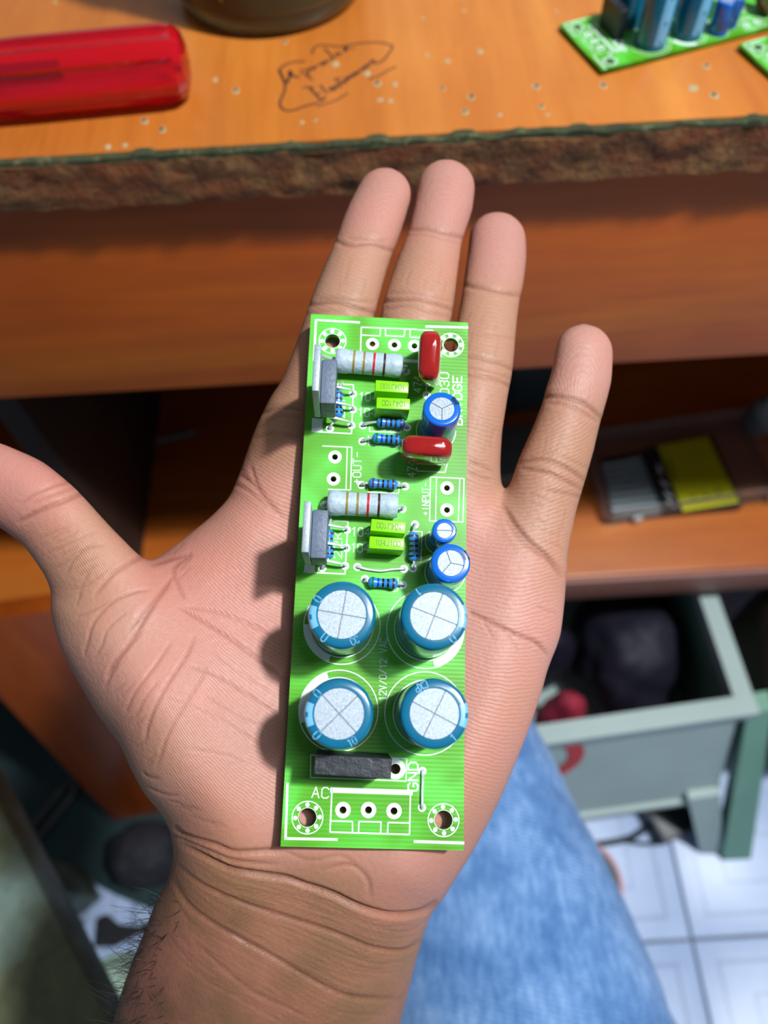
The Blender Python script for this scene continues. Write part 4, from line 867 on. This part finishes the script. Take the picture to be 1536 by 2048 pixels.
bb = MB(); bb.lathe([(.0008, 0), (.006, .0003), (.0105, .0018), (.0128, .0045), (R_, .009), (R_, .03), (R_, .06), (.0132, .072), (.0118, .080), (.0095, .086), (.0085, .092), (.0088, .097), (.006, .099), (.001, .0992)], 72, mod=flute, closed_ends=False)
bb.build('handle', M['redclear'], sd, angle=30)
bb = MB()
bb.lathe([(.001, .048), (.0034, .0485), (.0034, .105), (.0031, .106), (.0031, .190), (.0028, .196), (.0012, .2), (.0008, .2)], 20, closed_ends=False)
bb.build('shaft', M['steel'], sd, angle=30)
bb = MB(); bb.lathe([(.0036, .0985), (.0058, .099), (.0058, .103), (.0036, .1035)], 20); bb.build('collar', M['steel'], sd)

# smoky glass jar with small hardware inside
m = N('smoky_glass'); m.set(color=(.20, .155, .075), rough=.1, trans=.7, ior=1.3, spec=.6); M['smoky'] = m.m
jc = at_z(540, 83, DZ)+Vector((.0, .0425, 0)); jar = empty('glass_jar', jc); tag(jar, 'smoky brown glass jar holding small hardware, behind the screwdriver', 'jar')
bb = MB(); bb.lathe([(.0005, .0004), (.036, .0004), (.0405, .0018), (.0425, .006), (.0432, .012), (.0432, .1), (.0418, .1015), (.0404, .1), (.0404, .013), (.0385, .0075), (.034, .0055), (.0005, .005)], 72, closed_ends=False)
bb.build('glass', M['smoky'], jar, angle=60)
bb = MB(); bb.lathe([(.0425, .0985), (.0446, .0985), (.0446, .1015), (.0425, .1022), (.0425, .0985)], 64, closed_ends=False); bb.build('rim', M['smoky'], jar)
M['brass'] = N('brass').set(color='b49a4a', rough=.35, metal=.8).m
for i in range(11):
    a = i*2.4; rr = .012+.02*((i*37) % 10)/10
    bb = MB()
    R1 = .0045+.001*(i % 3); ring_pts = []
    n1, n2 = 20, 6; vs, fs = [], []
    for p_ in range(n1):
        for q_ in range(n2):
            A = 2*PI*p_/n1; Bq = 2*PI*q_/n2; vs.append(((R1+.0011*math.cos(Bq))*math.cos(A), (R1+.0011*math.cos(Bq))*math.sin(A), .0011*math.sin(Bq)))
    for p_ in range(n1):
        for q_ in range(n2): fs.append((p_*n2+q_, ((p_+1) % n1)*n2+q_, ((p_+1) % n1)*n2+(q_+1) % n2, p_*n2+(q_+1) % n2))
    bb.add(vs, fs); o = bb.build('metal_ring', M['brass'] if i % 2 else M['steel'])
    o.location = jc+Vector((rr*math.cos(a), rr*math.sin(a)-.008, .011+.002*(i % 4))); o.rotation_euler = (.9+.5*math.sin(i), .5*math.cos(i*2), i)
    tag(o, 'small metal ring loose inside the smoky jar', 'ring', 'metal rings in the jar')
bb = MB(); rbox(bb, (-.013, -.009, .008), (.014, .010, .04), .003, 2); o = bb.build('black_plug', M['black']); o.location = jc+Vector((.006, .008, 0)); tag(o, 'black plug among rings inside the smoky jar', 'plug')
bb = MB(); bb.tube([(-.02, -.012, .008), (.004, .016, .095)], .0016, 8); o = bb.build('wooden_stick', simple('pale_stick', (.5, .4, .2), .7)); o.location = jc; tag(o, 'thin pale stick standing slanted in the smoky jar', 'stick')

# ------------------------------------------------------------------ things on the shelf under the bench
m = N('clear_plastic'); m.set(color=(.86, .84, .84), rough=.12, trans=.92, ior=1.15, spec=.6); M['clear'] = m.m
ZT = SH
tf0, tf1 = at_z(1212, 1052, ZT), at_z(1560, 998, ZT); tb0 = at_z(1188, 868, ZT)
xd_ = (tf1-tf0).normalized(); L_ = (tf1-tf0).length; W_ = .088; yd_ = Vector((-xd_.y, xd_.x, 0))
tray = empty('plastic_case', mw=Matrix.Translation(tf0+Vector((0, 0, .0003))) @ Matrix((xd_, yd_, Vector((0, 0, 1)))).transposed().to_4x4())
tag(tray, 'clear plastic case with small feet lying on the wooden shelf', 'case')
bb = MB(); bb.box((0, 0, 0), (L_, W_, .002), bev=.0008); bb.build('floor_panel', M['clear'], tray)
for nm, lo_, hi_ in [('front_wall', (0, 0, .002), (L_, .002, .022)), ('back_wall', (0, W_-.002, .002), (L_, W_, .022)), ('side_wall', (0, .002, .002), (.002, W_-.002, .022)), ('side_wall', (L_-.002, .002, .002), (L_, W_-.002, .022))]:
    bb = MB(); bb.box(lo_, hi_, bev=.0006); bb.build(nm, M['clear'], tray)
M['frost'] = simple('frosted_plastic', (.55, .6, .6), .4)
for x in (.026, L_*.6, L_*.93):
    bb = MB(); bb.lathe([(.0005, 0), (.0035, .0003), (.0042, .0015), (.0035, .003), (.0005, .0034)], 14, closed_ends=False, mat=Matrix.Translation((x, -.0005, .008)) @ Matrix.Rotation(PI/2, 4, 'X')); bb.build('catch', M['frost'], tray)
ZK = ZT+.012
M['yellow'] = simple('yellow_label', 'c8c400', .5, .06, 80)
ca, cb, cc_, cdd = [at_z(u, v_, ZK) for u, v_ in ((1283, 904), (1424, 868), (1486, 1010), (1328, 1024))]
def prism(bb, quad, th, up=Vector((0, 0, 1))):
    q = [Vector(p) for p in quad]; n = len(q)
    bb.add([p-up*th for p in q]+q, [tuple(range(n-1, -1, -1)), tuple(range(n, 2*n))]+[(i, (i+1) % n, n+(i+1) % n, n+i) for i in range(n)])
card = empty('bit_set', tuple(ca-Vector((0, 0, .009)))); tag(card, 'black card with yellow label and row of silver bits inside the clear case', 'tool set')
off_ = Vector(card.location)
bb = MB(); prism(bb, [p-off_ for p in (ca, cb, cc_, cdd)], .0085); bb.build('holder', M['black'], card, smooth=False)
yq = [at_z(u, v_, ZK+.0004)-off_ for u, v_ in ((1315, 892), (1416, 873), (1478, 1004), (1366, 1022))]
bb = MB(); prism(bb, yq, .0004); bb.build('label_sticker', M['yellow'], card, smooth=False)
M['bit'] = simple('dull_silver', (.42, .50, .52), .5)
bb = MB(); prism(bb, [at_z(u, v_, ZK-.007)-off_ for u, v_ in ((1203, 918), (1290, 903), (1332, 1030), (1234, 1042))], .0018); bb.build('bit_bed', M['black'], card, smooth=False)
for i in range(9):
    t = (i+.4)/9; a0 = at_z(1205, 922, ZK).lerp(at_z(1232, 1036, ZK), t); a1 = at_z(1285, 906, ZK).lerp(at_z(1329, 1026, ZK), t)
    bb = MB(); bb.tube([a0-off_-Vector((0, 0, .0045)), a1-off_-Vector((0, 0, .0045))], .0021, 8); bb.build('silver_bit', M['bit'], card)
M['smallprint'] = simple('white_print', (.7, .75, .72), .5); M['dimprint'] = simple('olive_print', (.22, .22, .02), .5)
for pts, mt in [(((1316, 930), (1322, 948)), 'smallprint'), (((1322, 960), (1336, 974)), 'smallprint'), (((1330, 985), (1344, 995)), 'smallprint'), (((1336, 1002), (1350, 1012)), 'smallprint'), (((1335, 918), (1352, 962)), 'dimprint'), (((1384, 992), (1390, 1000)), 'dimprint'), (((1410, 988), (1416, 996)), 'dimprint'), (((1434, 978), (1442, 992)), 'dimprint')]:
    P = [at_z(u, v_, ZK+.0008)-off_ for u, v_ in pts]; bb = MB(); bb.tube(P, .0014, 6, .3); bb.build('print_mark', M[mt], card)
# dim boxes and bits further back on the shelf
def shelf_box(name, c, size, rotz, mat, label, cat, lidmat=None):
    e = empty(name, (c[0], c[1], SH+.0003)); e.rotation_euler.z = rotz; tag(e, label, cat)
    bb = MB(); bb.box((-size[0]/2, -size[1]/2, 0), (size[0]/2, size[1]/2, size[2]*.8), bev=.002); bb.build('body', mat, e)
    bb = MB(); bb.box((-size[0]/2-.0015, -size[1]/2-.0015, size[2]*.8+.0002), (size[0]/2+.0015, size[1]/2+.0015, size[2]), bev=.002); bb.build('lid', lidmat or mat, e)
M['tealbox'] = simple('dark_teal_plastic', (.03, .06, .065), .5); M['greybox'] = simple('grey_green_plastic', (.10, .13, .125), .55); M['darkbox'] = simple('dark_grey_metal', (.04, .05, .05), .5)
shelf_box('storage_box', (.155, .475, 0), (.07, .05, .10), .1, M['tealbox'], 'dark teal lidded box at the back of the shelf, behind a smaller grey box', 'box')
shelf_box('storage_box', (.115, .385, 0), (.055, .05, .03), .1, M['greybox'], 'small grey-green lidded box on the shelf in front of a teal box', 'box')
shelf_box('storage_box', (-.19, .57, 0), (.13, .08, .15), -.05, M['darkbox'], 'long dark grey lidded box at the back of the shelf beyond the thumb', 'box')
bb = MB(); p, q = at_z(300, 890, SH), at_z(392, 868, SH); bb.tube([p+Vector((0, 0, .0032)), q+Vector((0, 0, .0032))], .003, 8); tag(bb.build('metal_rod', simple('dull_rod', (.2, .21, .2), .5)), 'short dull grey rod lying on the dark shelf', 'rod')
bb = MB(); p = at_z(1512, 852, SH); bb.lathe([(.0005, 0), (.012, .0003), (.013, .004), (.012, .03), (.006, .036), (.005, .045), (.0005, .046)], 20, closed_ends=False); o = bb.build('small_bottle', simple('grey_bottle', (.25, .3, .32), .4)); o.location = p+Vector((0, 0, .0003)); tag(o, 'small grey bottle standing on the shelf behind the clear case', 'bottle')

# ------------------------------------------------------------------ under the bench, at right: crate and its contents
M['crate'] = simple('grey_green_crate', (.36, .45, .43), .5, .08, 12); M['crate_g'] = simple('green_crate_side', (.16, .34, .24), .5, .08, 12)
cr = empty('plastic_crate', (.15, .25, 0)); tag(cr, 'open grey plastic crate on splayed legs with red ring emblem', 'crate')
co_ = Vector(cr.location)
def panel(name, quad, th, mat, parent=cr):
    q = [Vector(p)-co_ for p in quad]; nn = (q[1]-q[0]).cross(q[-1]-q[0]).normalized(); bb = MB(); prism(bb, q, th, nn); return bb.build(name, mat, parent, smooth=False)
TL, TR = Vector((.088, .153, .268)), Vector((.30, .171, .268)); BL_, BR_ = Vector((.084, .104, .098)), Vector((.322, .122, .098))
fp = panel('front_panel', [BL_, BR_, TR, TL], .006, M['crate'])
bk = Vector((-.012, .2, 0)); bkb = Vector((-.012, .26, 0))
panel('back_panel', [TL+bk, TR+bk, BR_+bkb, BL_+bkb], .006, M['crate'])
panel('side_panel', [BR_, BR_+bkb, TR+bk, TR], .006, M['crate_g']); panel('side_panel', [TL, TL+bk, BL_+bkb, BL_], .006, M['crate'])
panel('bottom_panel', [BL_+Vector((0, 0, .012)), BL_+bkb+Vector((0, 0, .012)), BR_+bkb+Vector((0, 0, .012)), BR_+Vector((0, 0, .012))], .005, M['crate'])
for p, q in [(TL, TR), (TR, TR+bk), (TR+bk, TL+bk), (TL+bk, TL)]:
    d = (q-p).normalized(); s_ = Vector((0, 0, 1)).cross(d)*-1
    bb = MB(); ex = .0085 if p in (TL, TR+bk) else -.0085; a0 = p-d*ex-co_; a1 = q+d*ex-co_; w_ = d.cross(Vector((0, 0, 1)))*.0085
    prism(bb, [a0-w_+Vector((0, 0, .014)), a1-w_+Vector((0, 0, .014)), a1+w_+Vector((0, 0, .014)), a0+w_+Vector((0, 0, .014))], .016); bb.build('rim', M['crate'], cr, smooth=False)
def leg(top4, bot4, mat):
    bb = MB(); v_ = [Vector(p)-co_ for p in bot4+top4]; bb.add(v_, [(3, 2, 1, 0), (4, 5, 6, 7)]+[(i, (i+1) % 4, 4+(i+1) % 4, 4+i) for i in range(4)]); bb.build('leg', mat, cr, smooth=False)
leg([(.303, .166, .272), (.325, .168, .272), (.327, .185, .272), (.305, .183, .272)], [(.352, .074, 0), (.384, .074, 0), (.387, .105, 0), (.355, .105, 0)], M['crate_g'])
leg([(.285, .1205, .13), (.318, .123, .13), (.32, .135, .13), (.287, .133, .13)], [(.330, .082, 0), (.354, .080, 0), (.356, .095, 0), (.332, .097, 0)], M['crate'])
leg([(.085, .104, .10), (.13, .106, .10), (.13, .13, .10), (.085, .128, .10)], [(.08, .075, 0), (.11, .075, 0), (.11, .095, 0), (.08, .095, 0)], M['crate'])
leg([(.25, .36, .10), (.31, .365, .10), (.31, .38, .10), (.25, .376, .10)], [(.31, .40, 0), (.36, .40, 0), (.36, .425, 0), (.31, .425, 0)], M['crate'])
leg([(.075, .345, .10), (.12, .348, .10), (.12, .362, .10), (.075, .36, .10)], [(.06, .39, 0), (.09, .39, 0), (.09, .41, 0), (.06, .41, 0)], M['crate'])
# emblem printed on the front panel
fx = (BR_-BL_).normalized(); fz = (TL-BL_); fz = (fz-fx*fz.dot(fx)).normalized(); fn = fx.cross(fz)
r = prow(1078, 1520); t_ = (BL_-CAM).dot(fn)/r.dot(fn); ec = CAM+r*t_-co_+fn*.0008
for nm, r0, r1, mt in (('emblem_ring', .027, .041, simple('emblem_red', 'b8241c', .5)), ('emblem_disc', 0, .0125, simple('emblem_grey', (.12, .13, .15), .5))):
    bb = MB(); bb.ring((0, 0), r0, r1, 0, n=48); bb.v = [tuple(ec+fx*x+fz*y) for x, y, z in bb.v]; bb.build(nm, mt, cr, smooth=False)
zc = .112
m = N('dark_bag'); m.set(color='1c1a28', rough=.62, spec=.3); M['bag'] = m.m
tag(blob('plastic_bag', M['bag'], (.242, .262, zc), (.052, .068, .07), .14, 1.6, 3), 'crumpled dark violet plastic bag filling the grey crate', 'bag')
tag(blob('green_cloth', simple('green_cloth', (.005, .10, .05), .8, .3, 60), (.115, .318, zc), (.03, .03, .085), .10, 1.4, 9), 'dark green cloth bundle in the crate beside the violet bag', 'cloth')
tag(blob('bin_bag', M['bag'], (.155, .262, zc), (.03, .026, .07), .12, 1.5, 31), 'small knotted black bag squeezed between green cloth and violet bag', 'bag')
tag(blob('red_rag', simple('red_rag', (.35, .02, .05), .7, .3, 80), (.165, .200, zc), (.022, .018, .064), .15, 1.8, 5), 'small red rag tucked at the front of the grey crate', 'rag')
tag(blob('crumpled_paper', simple('white_paper', (.55, .58, .66), .7, .1, 80), (.118, .203, zc), (.02, .02, .068), .16, 2.0, 6), 'crumpled white paper sticking up in the crate', 'paper')
tag(blob('brown_sack', simple('brown_sack', (.075, .042, .032), .8, .2, 40), (.432, .235, .0005), (.085, .09, .2), .06, 1.2, 12), 'brown rounded sack standing on the floor beside the grey crate', 'sack')
# cable loops and tub on the floor
M['cable'] = simple('black_cable', (.02, .025, .03), .5)
def cable(name, px, r, label, zz=None):
    P = [at_z(u, v_, r) for u, v_ in px]; P = [Vector((p.x, p.y, r+(.001 if p.x < 0 else .0002))) for p in P]; bb = MB(); bb.tube(smoothpts(P, 8), r, 8); tag(bb.build(name, M['cable']), label, 'cable')
cable('cable', [(1150, 1692), (1200, 1688), (1260, 1676), (1296, 1650), (1312, 1615), (1314, 1590), (1300, 1560)], .0035, 'black cable curving over the white tiles under the crate')
cable('cable', [(1255, 1684), (1300, 1688), (1335, 1680), (1352, 1668), (1372, 1660)], .0022, 'thin black cable lying across the tiles in front of the crate leg')
cable('cable', [(35, 1716), (62, 1660), (104, 1604), (146, 1558), (150, 1580), (122, 1622), (84, 1668), (56, 1708)], .005, 'black cable loop on the dark floor beside the leaning board')
tc_ = at_z(1150, 1772, 0); tub = empty('plastic_tub', (tc_.x, tc_.y, 0)); tag(tub, 'low white tub with a red rim on the floor behind the knee', 'tub')
bb = MB(); bb.lathe([(.001, .0004), (.036, .0004), (.039, .002), (.043, .03), (.0415, .03), (.037, .004), (.001, .003)], 48, closed_ends=False); bb.build('body', simple('tub_white', (.45, .52, .52), .4), tub, angle=50)
bb = MB(); bb.lathe([(.0412, .0302), (.0446, .0302), (.0446, .033), (.0412, .033), (.0412, .0302)], 48, closed_ends=False); bb.build('rim', simple('tub_red', (.5, .12, .16), .4), tub)
bb = MB(); bb.box((-.022, -.03, 0), (.022, .03, .03), bev=.004); o = bb.build('power_adapter', M['black']); p = at_z(1368, 1690, 0); o.location = (p.x-.02, p.y+.035, .0003); o.rotation_euler.z = .4; tag(o, 'black power adapter on the tiles by the crate leg', 'adapter')

# ------------------------------------------------------------------ under the bench, at left
pb = empty('leaning_board', (-.333, .153, .0009)); tag(pb, 'orange wooden board leaning against the bench under the thumb', 'board')
dx = Vector((.995, .1, 0)); upv = Vector((.002, .0495, .3)).normalized(); nrm = dx.cross(upv).normalized()
bb = MB(); Wd, Hd, tk = .215, .43, .016
cu = curve_fill([(0, 0), (Wd*1000, 0), (Wd*1000, Hd*1000), (0, Hd*1000)], [], tk*1000)
for x in cu.vertices: x.co = dx*x.co.x+upv*x.co.y+nrm*x.co.z
cu.materials.append(M['board_wood']); o = bpy.data.objects.new('plank', cu); COL.objects.link(o); o.parent = pb
o.data.name = 'plank'
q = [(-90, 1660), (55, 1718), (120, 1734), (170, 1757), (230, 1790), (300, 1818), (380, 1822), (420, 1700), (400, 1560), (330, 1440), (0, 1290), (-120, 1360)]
P = [at_z(u, v_, .0008) for u, v_ in q]; bb = MB(); prism(bb, [Vector((p.x+.33, p.y-.15, .0008)) for p in P], .0007); o = bb.build('floor_shade_sheet', simple('dark_teal_shade', (.012, .035, .04), .8, .25, 30), smooth=False); o.location = (-.33, .15, 0); tag(o, 'dark teal sheet standing in for the shade on the tiles under the leaning board', 'mat')  # thin dark sheet added in the shape of the floor shade
# dark bundle, scoop, bowl
p = at_z(305, 1715, 0); tag(blob('black_bundle', M['dark_cloth'], (p.x, p.y, .001), (.042, .034, .03), .14, 1.7, 21), 'black cloth bundle on the floor at the foot of the leaning board', 'cloth')
bb = MB(); q = [(193, 1836), (213, 1828), (236, 1848), (275, 1852), (330, 1838), (400, 1825), (400, 1840), (330, 1856), (268, 1872), (228, 1894), (188, 1894)]
P = [at_z(u, v_, .006) for u, v_ in q]; c0_ = at_z(240, 1865, 0)
prism(bb, [Vector((p.x-c0_.x, p.y-c0_.y, .006)) for p in P], .0057); sco = empty('dust_scoop', (c0_.x, c0_.y, 0)); bb.build('blade', M['black'], sco, smooth=False)
bb = MB(); bb.tube([Vector((P[4].x-c0_.x, P[4].y-c0_.y-.006, .0095)), Vector((P[5].x-c0_.x, P[5].y-c0_.y-.006, .0095))], .0038, 8); bb.build('handle', M['black'], sco)
tag(sco, 'black fan-shaped plastic scoop lying on the tiles beside the forearm', 'scoop')
for (u, v_) in ((160, 1850), (157, 1886)):
    p = at_z(u, v_, 0); bb = MB(); bb.lathe([(.0003, 0), (.0048, .0002), (.0055, .0015), (.0045, .004), (.0003, .005)], 14, closed_ends=False); o = bb.build('rubber_stud', M['black']); o.location = (p.x, p.y, .0002); tag(o, 'small round black rubber stud on the tiles beside the scoop', 'stud', 'rubber studs beside the scoop')
p = at_z(235, 2010, 0); bwl = empty('plastic_bowl', (p.x, p.y, 0)); tag(bwl, 'pale green upturned plastic bowl on the tiles by the forearm', 'bowl')
bb = MB(); bb.lathe([(.044, .0004), (.043, .004), (.036, .028), (.028, .034), (.0005, .036)], 48, closed_ends=False); bb.build('shell', simple('pale_green', (.42, .58, .46), .35), bwl, angle=50)
bb = MB(); bb.lathe([(.0435, .0004), (.0475, .0004), (.0475, .0035), (.0435, .0045), (.0435, .0004)], 48, closed_ends=False); bb.build('rim', simple('pale_green_rim', (.36, .52, .42), .35), bwl)
# worn green bench close to the sitter
m = N('worn_green_paint'); v = m.co(); a = m.noise(30, v, 5, .7); b2_ = m.noise(9, v, 3, .6)
m.set(color=m.mix(m.ramp(b2_, [(.42, (0, 0, 0)), (.58, (1, 1, 1))]), m.ramp(a, [(.3, '2c3016'), (.6, '54583a')]), m.ramp(a, [(.3, '5a7068'), (.7, '86988e')])), rough=.6); M['worngreen'] = m.m
g0, g1 = at_z(-8, 1590, .5), at_z(222, 2048, .5); gd = (g1-g0); gd.z = 0; gl = gd.length; gd.normalize(); gn = Vector((gd.y, -gd.x, 0)); gn = gn if gn.x < 0 else -gn
gb = empty('worn_bench', mw=Matrix.Translation(Vector((g0.x, g0.y, 0))-gd*.12) @ Matrix((gd, gn, Vector((0, 0, 1)))).transposed().to_4x4())
if Matrix((gd, gn, Vector((0, 0, 1)))).determinant() < 0:
    gb.matrix_world = Matrix.Translation(Vector((g0.x, g0.y, 0))+gd*(gl+.06)) @ Matrix((-gd, gn, Vector((0, 0, 1)))).transposed().to_4x4()
tag(gb, 'worn grey-green painted wooden bench beside the forearm', 'bench')
LL = gl+.18
bb = MB(); bb.box((0, 0, .462), (LL, .20, .5), bev=.006); bb.build('seat_plank', M['worngreen'], gb)
for x in (.03, LL-.07):
    for y in (.10, .155): bb = MB(); bb.box((x, y, 0), (x+.04, y+.04, .4618), bev=.003); bb.build('leg', M['worngreen'], gb)
